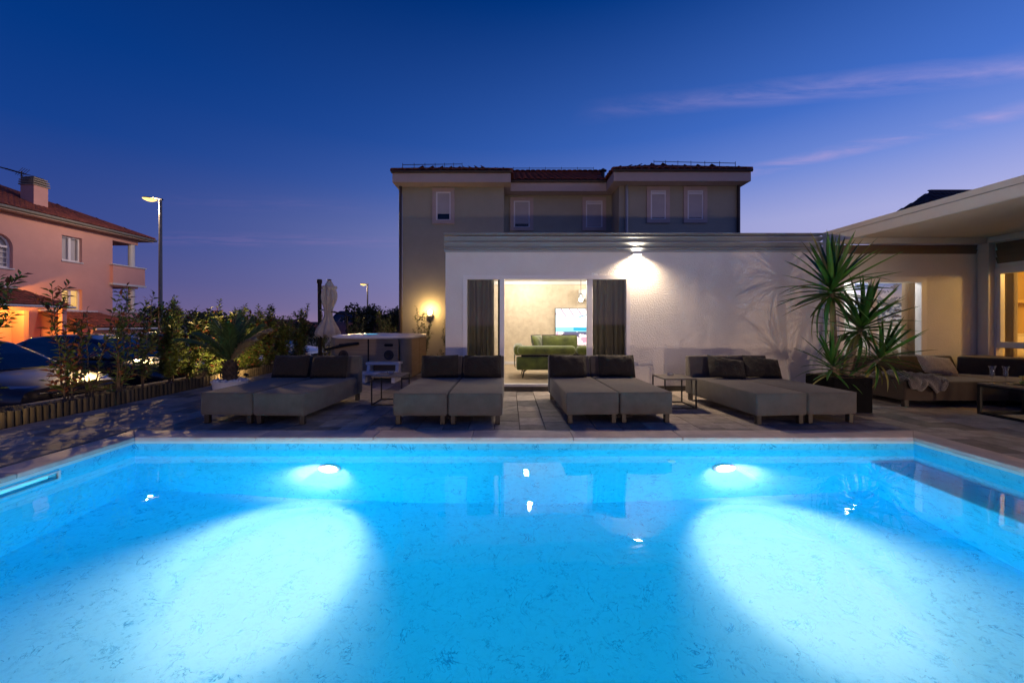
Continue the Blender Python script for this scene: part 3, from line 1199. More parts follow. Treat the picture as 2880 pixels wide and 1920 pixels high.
# room under the pergola: cool white light, seascape on the wall, sofa end
sl = thing('ceiling_lamp', 'flat ceiling lamp in the white room behind the yucca', 'ceiling lamp', (7.3, 8.4, 2.489))
MB().lathe([(.001, 0), (.2, 0), (.2, -.035), (.001, -.04)], 24, (7.3, 8.4, 2.488)).build('housing', BULB_WHITE, sl, smooth=True)
lamp('POINT', 'lamp_light', (7.3, 8.4, 2.36), 30, (.90, .95, 1), sl, .1)


def seascape(u, v):
    n = fbm(u * 4 + 3, v * 6, 2)
    n2 = fbm(u * 9, v * 14, 5)
    if v > .52:
        t = (v - .52) / .48
        if n > .12:
            return (.10 + .15 * n, .12 + .15 * n, .24)
        return (.62 - .42 * t, .52 - .24 * t, .46 + .16 * t)
    if v > .46:
        return (.10, .12, .16)
    if n2 > .18:
        return (.62, .66, .72)
    if n2 < -.2 or v < .12 and n2 < .1:
        return (.03, .035, .06)
    return (.16, .22, .36)


pa = thing('wall_picture', 'framed picture of waves under a sunset sky behind the yucca', 'picture', (8.3, 8.89, 1.3))
MB().box(7.70, 8.92, 8.872, 8.898, 1.30, 2.18).build('canvas_edge', 'white_metal', pa)
picture('print', 1.22, .88, seascape, 80, 58, picture_material('seascape_print'), pa, 7.70, 8.870, 1.30)
ps = thing('pale_armchair', 'pale rounded armchair inside the room behind the yucca', 'armchair', (7.5, 8.4, .118))
MB().rbox(7.1, 7.9, 8.1, 8.8, .20, .52, .06, 3).build('seat', 'curtain_pale', ps, smooth=True)
MB().rbox(7.1, 7.9, 8.02, 8.22, .25, .80, .09, 4).build('backrest', 'curtain_pale', ps, smooth=True)
for a in (7.18, 7.82):
    for b in (8.14, 8.72):
        MB().tube([(a, b, .22), (a, b, .119)], .02, 8).build('leg', 'wood_leg', ps)

# ================================================================== RIGHT WING + PERGOLA
WX = 9.07
wing = thing('side_wing', 'wing at the end of the terrace with large warm lit window', 'building', (10.5, 4, 0))
GY0, GY1, GZ0, GZ1 = 5.2, 7.50, .12, 2.30
mb = MB()
wall_open(mb, 'x', WX, WX + .13, -2.0, 7.605, -.03, 2.88, [(GY0, GY1, GZ0, GZ1)])
mb.box(WX + .13, 13.0, -2.0, -1.9, -.03, 2.88)
mb.build('outer_wall', 'stucco', wing)
MB().box(WX + .131, 13.0, 4.2, 8.7, -.02, .117).build('room_floor', 'oak', wing)
MB().box(WX + .131, 13.0, 4.2, 8.7, 2.52, 2.6).build('room_ceiling', 'plaster', wing)
MB().box(WX + .131, 13.0, 8.6, 8.7, .117, 2.52).build('room_wall', 'oak_wall', wing)
MB().box(12.9, 13.0, 4.2, 8.6, .117, 2.52).build('room_wall', 'oak_wall', wing)
MB().box(WX + .131, 12.9, 4.2, 4.3, .117, 2.52).build('room_wall', 'oak_wall', wing)
MB().box(WX + .02, 13.0, -2.0, 8.7, 2.885, 2.93).build('roof_deck', 'panel', wing)
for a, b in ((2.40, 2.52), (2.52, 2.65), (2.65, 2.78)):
    MB().prism([(WX - .001, a), (WX - .012, a), (WX - .045, b - .006), (WX - .001, b - .006)], 1, -1.9, 7.39).build('shaded_parapet_strip', 'panel_shaded', wing)
fr = MB()
fr.box(WX - .025, WX + .10, GY1 - .10, GY1 + .01, GZ0 - .02, GZ1 + .01)
fr.box(WX - .025, WX + .10, GY0 - .01, GY0 + .10, GZ0 - .02, GZ1 + .01)
fr.box(WX - .025, WX + .10, GY0 + .10, GY1 - .10, GZ1 - .09, GZ1 + .01)
fr.box(WX - .025, WX + .10, GY0 + .10, GY1 - .10, GZ0 - .02, GZ0 + .05)
wf = fr.build('window_frame', 'white_frame', wing)
MB().rbox(WX - .02, WX + .08, GY0 + .10, GY1 - .10, .845, .955, .008, 1).build('transom', 'white_frame', wf)
MB().box(WX + .03, WX + .036, GY0 + .10, GY1 - .10, .955, GZ1 - .09).build('pane', 'glass', wf)
MB().box(WX + .03, WX + .036, GY0 + .10, GY1 - .10, GZ0 + .05, .845).build('pane', 'glass', wf)
MB().rbox(WX - .018, WX + .07, GY1 - .16, GY1 - .10, .955, GZ1 - .09, .006, 1).build('sash_stile', 'white_frame', wf)
wlp = thing('ceiling_lamp', 'warm ceiling lamp in the bedroom of the wing', 'ceiling lamp', (10.6, 6.2, 2.52))
MB().lathe([(.001, 0), (.2, 0), (.2, -.04), (.001, -.045)], 24, (10.6, 6.2, 2.518)).build('housing', BULB_WARM, wlp, smooth=True)
lamp('POINT', 'lamp_light', (10.6, 6.2, 2.30), 130, (1, .58, .15), wlp, .14)
shf = thing('wall_shelf', 'long wooden shelf on the honey coloured bedroom wall', 'shelf', (11, 8.5, 1.65))
MB().rbox(9.9, 12.7, 8.28, 8.599, 1.72, 1.78, .006, 1).build('board', 'oak_wall', shf)
for a in (10.2, 12.3):
    MB().box(a, a + .03, 8.34, 8.599, 1.60, 1.72).build('bracket', 'oak_wall', shf)
bed = thing('bed', 'bed with white bedding behind the lower window pane of the wing', 'bed', (11, 7.5, .117))
MB().rbox(10.0, 12.0, 6.6, 8.55, .20, .60, .06, 3).build('mattress', 'bedding', bed, smooth=True)
MB().box(9.98, 12.02, 6.58, 8.57, .118, .22).build('frame', 'wood_leg', bed)
MB().rbox(9.98, 12.02, 8.50, 8.585, .22, 1.08, .03, 2).build('headboard', 'bedding', bed, smooth=True)
pm = pillow_mesh(.7, .45, .18, 5).build('pillow', 'bedding', bed, smooth=True)
pm.location = (10.5, 8.3, .80)
curtain('curtain', 7.30, 7.46, WX + .22, .14, 2.44, 4, 'curtain_pale', 'pale yellow lit curtain inside the wing window', 4, 'x')

pg = thing('pergola', 'pale metal pergola roof with ribbed underside over the corner sofa', 'pergola', (7.5, 4.2, 0))
PGX = 5.97
MB().box(PGX, PGX + .05, .8, 7.60, 2.935, 3.016).build('fascia_upper_rail', 'white_metal', pg)
MB().rbox(PGX + .004, PGX + .05, .8, 7.60, 2.775, 2.930, .006, 1).build('fascia_board', 'white_metal', pg)
MB().box(PGX + .05, WX + .3, .8, .85, 2.775, 3.016).build('fascia_board', 'white_metal', pg)
MB().box(PGX + .051, WX + .3, .851, 7.60, 2.945, 3.0).build('roof_panel', 'panel', pg)
mb = MB()
yr = .86
while yr < 7.44:
    mb.prism([(yr, 2.925), (yr + .012, 2.90), (yr + .040, 2.90), (yr + .052, 2.925)], 0, PGX + .06, WX - .005)
    yr += .056
mb.box(PGX + .051, WX, .851, 7.6, 2.9255, 2.940)
mb.build('ribbed_ceiling', 'ceiling', pg)
MB().rbox(PGX + .09, WX - .145, 7.44, 7.56, 2.79, 2.897, .006, 1).build('beam', 'white_metal', pg)
MB().rbox(WX - .13, WX - .05, .85, 7.44, 2.79, 2.897, .006, 1).build('beam', 'white_metal', pg)
MB().rbox(WX - .14, WX - .01, 7.42, 7.60, -.002, 2.898, .008, 2).build('post', 'white_metal', pg)
MB().rbox(PGX + .005, PGX + .085, 7.50, 7.60, -.002, 2.774, .008, 2).build('post', 'white_metal', pg)
MB().rbox(PGX + .06, PGX + .18, .87, .99, -.002, 2.898, .008, 2).build('post', 'white_metal', pg)
MB().rbox(WX - .14, WX - .01, .87, .99, -.002, 2.898, .008, 2).build('post', 'white_metal', pg)

# ================================================================== TILE ROOFS
TW, TL = .22, .36


def tile_data():
    b = MB()
    n = 5
    top, low = [], []
    for yy, zo in ((-.03, .035), (TL, .004)):
        for k in range(n + 1):
            a = math.pi * k / n
            b.v.append((-TW * .52 * math.cos(a), yy, zo + .055 * math.sin(a)))
    for k in range(n):
        b.f.append((k, k + 1, k + n + 2, k + n + 1))
    i = len(b.v)
    for k in range(n + 1):
        a = math.pi * k / n
        b.v.append((-TW * .52 * math.cos(a), -.03, .015 + .055 * math.sin(a)))
    for k in range(n):
        b.f.append((i + k, i + k + 1, k + 1, k))
    return b


TILE = tile_data()
TILE_ME = TILE.mesh('tile')
TILE_ME.materials.append(MT['tile'])
for p in TILE_ME.polygons:
    p.use_smooth = True


def tile_plane(parent, A, B, C, D, mat='tile', single=False, name='roof_tiles'):
    """A,B eave left/right, C,D ridge right/left (D above A). Lays rows of barrel tiles over a deck."""
    A, B, C, D = map(Vector, (A, B, C, D))
    n = ((B - A).cross(D - A))
    if n.length < 1e-6:
        n = (B - A).cross(C - A)
    n.normalize()
    if n.z < 0:
        n = -n
    u = (B - A).normalized()
    w = n.cross(u).normalized()
    if w.z < 0:
        w = -w
    W = (B - A).length
    H = max((D - A).dot(w), (C - A).dot(w))
    dx, cx_ = (D - A).dot(u), (C - A).dot(u)
    mt = Matrix((u, w, n)).transposed().to_4x4()
    mb = MB()
    rows, cols = int(H / (TL - .05)) + 1, int(W / TW) + 1
    for r_ in range(rows):
        yy = r_ * (TL - .05)
        t = (yy + .15) / H
        lo, hi = dx * t, W + (cx_ - W) * t
        for c_ in range(cols):
            xx = (c_ + .5) * TW
            if lo - .02 <= xx <= hi + .02 and t < 1.02:
                m_ = Matrix.Translation(A + u * xx + w * yy + n * (.03 + rnd.uniform(-.004, .004))) @ mt
                if single:
                    o = inst('tile', TILE_ME, parent, (0, 0, 0))
                    o.matrix_local = Matrix.Translation(-ORG[parent.name]) @ m_
                else:
                    mb.add(TILE.v, TILE.f, m_)
    dk = MB()
    if (C - D).length < 1e-4:
        dk.quad(A, B, C)
    else:
        dk.quad(A, B, C, D)
    dk.build('roof_deck', mat, parent)
    if not single and mb.f:
        mb.build(name, mat, parent, smooth=True, kind='stuff')


# ================================================================== HOUSE BEHIND
hb = thing('sage_house', 'two storey sage green house with boxed eaves behind the annex', 'house', (2, 13, -.45))
LB, RC, RB = 13.0, 13.85, 12.9
mb = MB()
mb.box(-3.49, -.17, LB, 20, -4, 5.75)
mb.box(-.17, 3.56, RC, 20, -4, 5.75)
mb.box(3.56, 7.38, RB, 20, -4, 5.75)
mb.build('wall', 'stucco_green', hb)
for b in ((-3.68, .05, 12.55, 20.2), (.051, 3.27, 13.4, 20.2), (3.271, 7.56, 12.45, 20.2)):
    MB().box(*b, 5.735, 6.03).build('eave_box', 'trim', hb)
mb = MB()
for b in ((-3.71, .08, 12.52), (.051, 3.27, 13.37), (3.24, 7.59, 12.42)):
    mb.tube([(b[0], b[2], 6.06), (b[1], b[2], 6.06)], .05, 8)
mb.build('gutter', 'dark_pipe', hb)
e = 6.05
ap = (-1.83, 15.5, 7.24)
tile_plane(hb, (-3.7, 12.53, e), (.07, 12.53, e), ap, ap)
tile_plane(hb, (.07, 12.53, e), (.07, 18.5, e), ap, ap)
tile_plane(hb, (-3.7, 18.5, e), (-3.7, 12.53, e), ap, ap)
ap = (5.6, 15.4, 7.30)
tile_plane(hb, (3.25, 12.43, e), (7.58, 12.43, e), ap, ap)
tile_plane(hb, (7.58, 12.43, e), (7.58, 18.5, e), ap, ap)
tile_plane(hb, (3.25, 18.5, e), (3.25, 12.43, e), ap, ap)
tile_plane(hb, (.0, 13.38, e), (3.3, 13.38, e), (3.9, 17, 7.62), (-.6, 17, 7.62), single=True)
tile_plane(hb, (4.2, 20.2, e), (-.8, 20.2, e), (-.6, 17, 7.62), (3.9, 17, 7.62))
mb = MB()
mb.tube([(-.6, 17, 7.67), (3.9, 17, 7.67)], .09, 8)
mb.tube([(-1.83, 15.5, 7.28), (-3.7, 12.53, 6.1)], .07, 8)
mb.tube([(-1.83, 15.5, 7.28), (.07, 12.53, 6.1)], .07, 8)
mb.tube([(5.6, 15.4, 7.34), (7.58, 12.43, 6.1)], .07, 8)
mb.tube([(5.6, 15.4, 7.34), (3.25, 12.43, 6.1)], .07, 8)
mb.build('ridge_tiles', 'tile', hb, smooth=True)
for pts in (((-.5, 17, 7.90), (3.6, 17, 7.90)), ((-1.83, 15.5, 7.48), (-3.45, 12.9, 6.42)), ((5.6, 15.4, 7.54), (7.3, 12.85, 6.45))):
    mb = MB()
    a, b = Vector(pts[0]), Vector(pts[1])
    mb.tube([a, b], .012, 5)
    for k in range(7):
        p = a.lerp(b, k / 6)
        mb.tube([p + Vector((0, 0, .05)), p - Vector((0, 0, .26))], .010, 5)
    mb.build('lightning_wire', 'dark_pipe', hb)
vp = MB()
vp.tube([(3.35, 14.2, 6.2), (3.35, 14.2, 6.72)], .06, 10)
vp.lathe([(.13, 6.70), (.13, 6.73), (.001, 6.82)], 12, (3.35, 14.2, 0))
vp.build('vent_pipe', 'dark_pipe', hb, smooth=True)
mb = MB()
mb.tube([(-3.53, 12.94, 5.74), (-3.53, 12.94, -.45)], .05, 8)
mb.build('downpipe', 'dark_pipe', hb)
MB().tube([(3.79, 12.84, 5.74), (3.79, 12.84, -.4)], .05, 8).build('downpipe', 'panel', hb)
MB().tube([(7.40, 12.84, 5.74), (7.40, 12.84, -.4)], .05, 8).build('downpipe', 'dark_pipe', hb)
for (x0, x1, z0, z1, Y, gap) in ((-2.50, -1.78, 4.53, 5.69, LB, .13), (.04, .84, 4.50, 5.66, RC, .07), (2.54, 3.36, 4.50, 5.66, RC, 0),
                                 (4.45, 5.19, 4.53, 5.70, RB, 0), (5.64, 6.40, 4.53, 5.70, RB, 0)):
    t = MB()
    frame_rect(t, x0, x1, z0, z1, Y - .05, Y + .01, .12)
    t.box(x0 + .12, x1 - .12, Y - .05, Y + .01, z0 + .06, z0 + .12)
    wo_ = t.build('window_surround', 'trim', hb)
    t = MB()
    frame_rect(t, x0 + .12, x1 - .12, z0 + .12, z1 - .12, Y - .03, Y + .008, .045)
    t.build('window_frame', 'white_frame', wo_)
    MB().box(x0 + .16, x1 - .16, Y - .008, Y - .002, z0 + .14, z1 - .16).build('pane', 'glass_dark', wo_)
    sh = MB()
    zt = z1 - .165
    zb = z0 + .15 + gap * 1.2
    while zt > zb + .03:
        sh.prism([(Y - .010, zt), (Y - .010, zt - .04), (Y - .020, zt - .040), (Y - .024, zt - .02), (Y - .020, zt)], 0, x0 + .165, x1 - .165)
        zt -= .042
    sh.build('roller_shutter', 'shutter', wo_)
    if gap == 0:
        MB().box(x0 + .17, x1 - .17, Y - .04, Y - .026, z1 - .25, z1 - .19).build('shutter_box', 'white_frame', wo_)
wl = thing('wall_lamp', 'small round glowing wall lamp on the sage house behind the sapling', 'wall lamp', (-2.57, 12.98, 1.6))
MB().lathe([(.001, 0), (.09, 0), (.09, .05), (.03, .06)], 18, (-2.57, 12.93, 1.53)).build('bracket', 'white_metal', wl, smooth=True)
MB().ball((-2.57, 12.93, 1.66), .085, 12).build('globe', emitter('amber_globe', (1, .72, .35), 9), wl, smooth=True)
lamp('POINT', 'lamp_light', (-2.57, 12.76, 1.70), 42, (1, .60, .22), wl, .06)

# house whose roof shows above the pergola
rh = thing('far_right_house', 'dark roofed house peeking above the pergola', 'house', (21, 21, -.45))
MB().box(18.4, 27, 18, 21, -4, 5.3).build('wall', 'stucco_plain', rh)
tile_plane(rh, (18.0, 17.6, 5.45), (27.4, 17.6, 5.45), (27.4, 19.6, 7.7), (20.75, 19.6, 7.7), 'tile_dark')
tile_plane(rh, (18.0, 21.4, 5.45), (18.0, 17.6, 5.45), (20.75, 19.6, 7.7), (20.75, 19.6, 7.7), 'tile_dark')
MB().tube([(20.75, 19.6, 7.76), (27.4, 19.6, 7.76)], .1, 8).build('ridge_tiles', 'tile_dark', rh)

# ================================================================== PINK HOUSE ACROSS THE STREET
ph = thing('pink_house', 'salmon pink two storey house with tiled hip roof and corner balconies', 'house', (-29, 18, -1.5))
FX = -24.0
mb = MB()
wins = [(21.37, 22.38, 4.68, 6.03), (21.37, 22.38, 1.98, 3.16), (18.1, 19.26, 3.93, 5.54)]
wall_open(mb, 'x', FX - .35, FX, 8.0, 24.1, -2, 6.6, wins)
mb.box(-34, FX - 2.2, 8.0, 24.1, -2, 6.6)
mb.box(FX - 2.2, FX - .35, 23.8, 24.1, -2, 6.6)
mb.box(FX - 2.2, FX - .35, 8.0, 8.3, -2, 6.6)
mb.box(-34, FX - 2.2, 24.1, 25.8, -2, 6.6)
mb.build('wall', 'stucco_pink', ph)
mb = MB()
mb.box(FX - 2.2, FX, 24.1, 25.75, 6.30, 6.6)
mb.box(FX - 2.2, FX, 24.1, 25.75, 3.50, 3.72)
mb.box(FX - 2.2, FX, 24.1, 25.75, -2, .85)
mb.build('loggia_slab', 'stucco_pink', ph)
for z0, z1, out in ((3.72, 4.80, .18), (.85, 1.95, .02)):
    m2 = MB()
    m2.box(FX - .02, FX + out, 23.95, 26.05, z0, z1)
    m2.build('balcony_parapet', 'stucco_pink', ph)
    MB().box(FX - .06, FX + out + .06, 23.9, 26.1, z1 + .002, z1 + .07).build('parapet_cap', 'white_metal', ph)
    if out > .1:
        MB().box(FX - .02, FX + out + .05, 23.9, 26.1, z0 - .12, z0 - .002).build('balcony_rim', 'white_metal', ph)
for z0, z1 in ((4.87, 6.30), (2.02, 3.50)):
    MB().lathe([(.17, z0), (.17, z1)], 16, (FX - .2, 25.52, 0)).build('column', 'white_metal', ph, smooth=True)
mb = MB()
mb.box(-34.4, FX + .55, 7.6, 26.3, 6.601, 6.72)
mb.build('eave_board', 'trim', ph)
mb = MB()
mb.tube([(FX + .62, 7.6, 6.72), (FX + .62, 26.4, 6.72)], .075, 8)
mb.tube([(FX + .62, 26.38, 6.72), (-34, 26.38, 6.72)], .075, 8)
mb.build('gutter', 'concrete_pole', ph, smooth=True)
a_, b_ = (-29.0, 20.8, 9.25), (-29.0, 13.2, 9.25)
tile_plane(ph, (FX + .58, 7.6, 6.76), (FX + .58, 26.35, 6.76), a_, b_)
tile_plane(ph, (FX + .58, 26.35, 6.76), (-34.4, 26.35, 6.76), a_, a_)
tile_plane(ph, (-34.4, 26.35, 6.76), (-34.4, 7.6, 6.76), b_, a_)
mb = MB()
mb.tube([(FX + .58, 26.35, 6.80), a_, b_], .1, 8)
mb.build('ridge_tiles', 'tile', ph, smooth=True)
ch = MB()
ch.box(-25.65, -24.95, 20.9, 21.55, 6.9, 8.55)
cho = ch.build('chimney', 'stucco_pink', ph)
MB().box(-25.68, -24.92, 20.87, 21.58, 7.25, 7.36).build('flashing', 'white_metal', cho)
for k, (z, d) in enumerate(((8.56, .06), (8.68, .05), (8.80, .04), (8.92, .0))):
    MB().box(-25.65 - d, -24.95 + d, 20.9 - d, 21.55 + d, z, z + .06).build('cap_slab', 'kerb', cho)
    MB().box(-25.55, -25.05, 21.0, 21.45, z + .061, z + .119).build('cap_gap', 'black', cho)
an = MB()
an.tube([(-26.2, 21.4, 8.2), (-26.2, 21.4, 9.45)], .03, 6)
an.tube([(-27.6, 21.6, 9.75), (-25.9, 21.35, 9.25)], .025, 6)
for k in range(9):
    p = Vector((-27.6, 21.6, 9.75)).lerp(Vector((-25.9, 21.35, 9.25)), k / 8)
    an.tube([p + Vector((.05, .3, .03)), p - Vector((.05, .3, .03))], .012, 5)
for k in range(4):
    an.tube([(-26.3, 21.2 + .1 * k, 9.2 - .0 * k), (-26.0, 21.3 + .1 * k, 9.6)], .01, 5)
an.build('antenna', 'dark_pipe', cho)
for (y0, y1, z0, z1) in wins[:2]:
    f = MB()
    f.box(FX - .24, FX - .16, y0, y0 + .08, z0, z1)
    f.box(FX - .24, FX - .16, y1 - .08, y1, z0, z1)
    f.box(FX - .24, FX - .16, y0 + .08, y1 - .08, z0, z0 + .08)
    f.box(FX - .24, FX - .16, y0 + .08, y1 - .08, z1 - .08, z1)
    f.box(FX - .24, FX - .15, (y0 + y1) / 2 - .06, (y0 + y1) / 2 + .06, z0 + .08, z1 - .08)
    wo_ = f.build('window_frame', 'white_frame', ph)
    MB().box(FX - .16, FX + .05, y0 - .04, y1 + .04, z0 - .06, z0 - .002).build('sill', 'white_metal', wo_)
    MB().box(FX - .205, FX - .20, y0 + .08, y1 - .08, z0 + .08, z1 - .08).build('pane', 'glass', wo_)
    MB().box(FX - .34, FX - .30, y0 + .02, y1 - .02, z0 + .02, z1 - .02).build('blind', LIT_BLIND if z0 < 3 else MT['shutter'], wo_)
y0, y1, z0, z1 = wins[2]
rad, yc = (y1 - y0) / 2, (y0 + y1) / 2
zc_ = z1 - rad
sp = MB()
for s in (-1, 1):
    pts = [(yc + s * rad, z1 + .001), (yc, z1 + .001)] + [(yc + s * rad * math.sin(t), zc_ + rad * math.cos(t)) for t in [math.pi / 2 * k / 8 for k in range(9)]]
    sp.prism(pts, 0, FX - .34, FX - .002)
sp.build('arch_spandrel', 'stucco_pink', ph)
f = MB()
f.box(FX - .24, FX - .16, y0, y0 + .08, z0, zc_)
f.box(FX - .24, FX - .16, y1 - .08, y1, z0, zc_)
f.box(FX - .24, FX - .16, y0 + .08, y1 - .08, z0, z0 + .08)
f.box(FX - .24, FX - .16, y0 + .08, y1 - .08, zc_ - .05, zc_ + .05)
f.box(FX - .24, FX - .15, yc - .05, yc + .05, z0 + .08, zc_ - .05)
f.tube([(FX - .2, yc + (rad - .04) * math.cos(t), zc_ + (rad - .04) * math.sin(t)) for t in [math.pi * k / 14 for k in range(15)]], .045, 6)
for k in range(1, 4):
    zz_ = z0 + (zc_ - z0) * k / 4
    f.box(FX - .215, FX - .195, y0 + .08, y1 - .08, zz_ - .012, zz_ + .012)
wo_ = f.build('arched_window_frame', 'white_frame', ph)
MB().box(FX - .34, FX - .30, y0, y1, z0, z1).build('blind', 'shutter', wo_)
MB().box(FX - .16, FX + .05, y0 - .04, y1 + .04, z0 - .06, z0 - .002).build('sill', 'white_metal', wo_)
# porch lean-to and garage lean-to
tile_plane(ph, (FX + 2.0, 13.0, 2.10), (FX + 2.0, 20.1, 2.10), (FX, 19.3, 2.93), (FX, 13.0, 2.93))
MB().box(FX, FX + .1, 13.0, 19.35, 2.97, 3.07).build('flashing', 'white_metal', ph)
MB().tube([(FX + 2.05, 13, 2.08), (FX + 2.05, 20.15, 2.08)], .06, 8).build('gutter', 'white_metal', ph)
MB().box(FX + 1.75, FX + 1.95, 19.65, 19.85, -1.5, 2.05).build('porch_post', 'stucco_pink', ph)
MB().box(FX + 1.75, FX + 1.95, 15.65, 15.85, -1.5, 2.05).build('porch_post', 'stucco_pink', ph)
mb = MB()
mb.box(FX + .001, FX + .6, 19.2, 19.4, -1.5, 1.9)
mb.build('porch_pier', 'stucco_pink', ph)
tile_plane(ph, (FX + 3.0, 20.3, 1.02), (FX + 3.0, 23.6, 1.02), (FX, 23.1, 1.86), (FX, 20.3, 1.86))
MB().box(FX, FX + .1, 20.3, 23.15, 1.90, 2.0).build('flashing', 'white_metal', ph)
MB().tube([(FX + 3.05, 20.2, .98), (FX + 3.05, 23.7, .98)], .06, 8).build('gutter', 'white_metal', ph)
MB().box(FX + .001, FX + 2.7, 20.4, 23.3, -2, .95).build('garage_wall', 'stucco_pink', ph)
pl = MB().ball((FX + 1.0, 18.3, 2.15), .10, 10).build('porch_lamp', BULB_WARM, ph, smooth=True)
lamp('POINT', 'porch_light', (FX + 1.1, 18.4, 1.9), 300, (1, .42, .06), ph, .1)
gw = thing('garden_wall', 'low rendered garden wall in front of the pink house', 'wall', (-20.2, 18, -1.5))
MB().box(-20.3, -20.1, 12, 26, -2, .10).build('wall_body', 'stucco_plain', gw)
MB().box(-20.36, -20.04, 12, 26, .102, .18).build('wall_cap', 'kerb', gw)

# distant houses
for k, (x0, x1, y0, y1, h, lab) in enumerate(((-36, -26, 46, 54, 1.75, 'far low house with red roof behind the tall street lamp'),
                                              (-39, -28, 66, 74, 1.5, 'far low house with red roof behind the small palm'),
                                              (-25.5, -17.0, 50, 57, .95, 'far low house with dark red roof between parasol and lamp'),
                                              (-52, -44, 60, 70, 2.3, 'far red roofed house beside the pink house'))):
    h_ = thing('distant_house', lab, 'house', ((x0 + x1) / 2, y0, -4), 'far houses beyond the street')
    MB().box(x0, x1, y0, y1, -5, h - 1.0).build('wall', 'stucco_plain', h_)
    ym = (y0 + y1) / 2
    MB().prism([(y0 - .5, h - 1.05), (y1 + .5, h - 1.05), (ym, h)], 0, x0 - .4, x1 + .4).build('roof', 'tile', h_)
    for q in range(3):
        xa = x0 + (x1 - x0) * (.15 + .3 * q)
        MB().box(xa, xa + 1.0, y0 - .04, y0 - .01, h - 2.6, h - 1.4).build('window', 'glass_dark', h_)

# ================================================================== STREET LAMPS
def street_lamp(x, y, zt, ang, label, power, aim):
    zb = ground_z(x, y)
    t = thing('street_lamp', label, 'street lamp', (x, y, zb), 'street lamps')
    MB().lathe([(.17, 0), (.17, .02), (.13, .4), (.10, 2.0), (.075, zt - zb - .05), (.06, zt - zb)], 12, (x, y, zb)).build('pole', 'concrete_pole', t, smooth=True)
    d = Vector((math.cos(ang), math.sin(ang), 0))
    p = Vector((x, y, zt))
    s = Vector((-d.y, d.x, 0))
    mb = MB()
    def fn(u, v):
        a = v * 2 * math.pi
        w = .14 * math.sin(math.pi * min(1, u * .9 + .1)) ** .5 + .02
        return p + d * (-.10 + u * .85) + s * (w * math.cos(a)) + Vector((0, 0, .02 + .05 * math.sin(a) * (1 if math.sin(a) > 0 else .5) + .05 * u))
    mb.grid(fn, 10, 14)
    mb.build('head', 'concrete_pole', t, smooth=True)
    mb = MB()
    mb.grid(lambda u, v: p + d * (.16 + .62 * u) + s * (.15 * math.cos(math.pi * v) * math.sin(math.pi * (.05 + .9 * u)) ** .5) + Vector((0, 0, -.01 + .05 * u - .15 * math.sin(math.pi * v) * math.sin(math.pi * (.05 + .9 * u)) ** .7)), 10, 10)
    mb.build('lens', BULB_SODIUM, t)
    lamp('SPOT', 'lamp_light', p + d * .5 + Vector((0, 0, -.12)), power, (1, .63, .22), t, .12, 100, .9, aim)
    lamp('POINT', 'lamp_spill', p + d * .5 + Vector((0, 0, -.3)), power * .037, (1, .72, .48), t, .12)
    return t


street_lamp(-19.0, 21.7, 8.0, R(200), 'tall lit street lamp in front of the pink house balconies', 13500, (-8.5, 10.0, 0))
street_lamp(-16.0, 45.0, 5.65, R(190), 'small far lit street lamp between parasol and sage house', 2500, (-12, 36, -2))

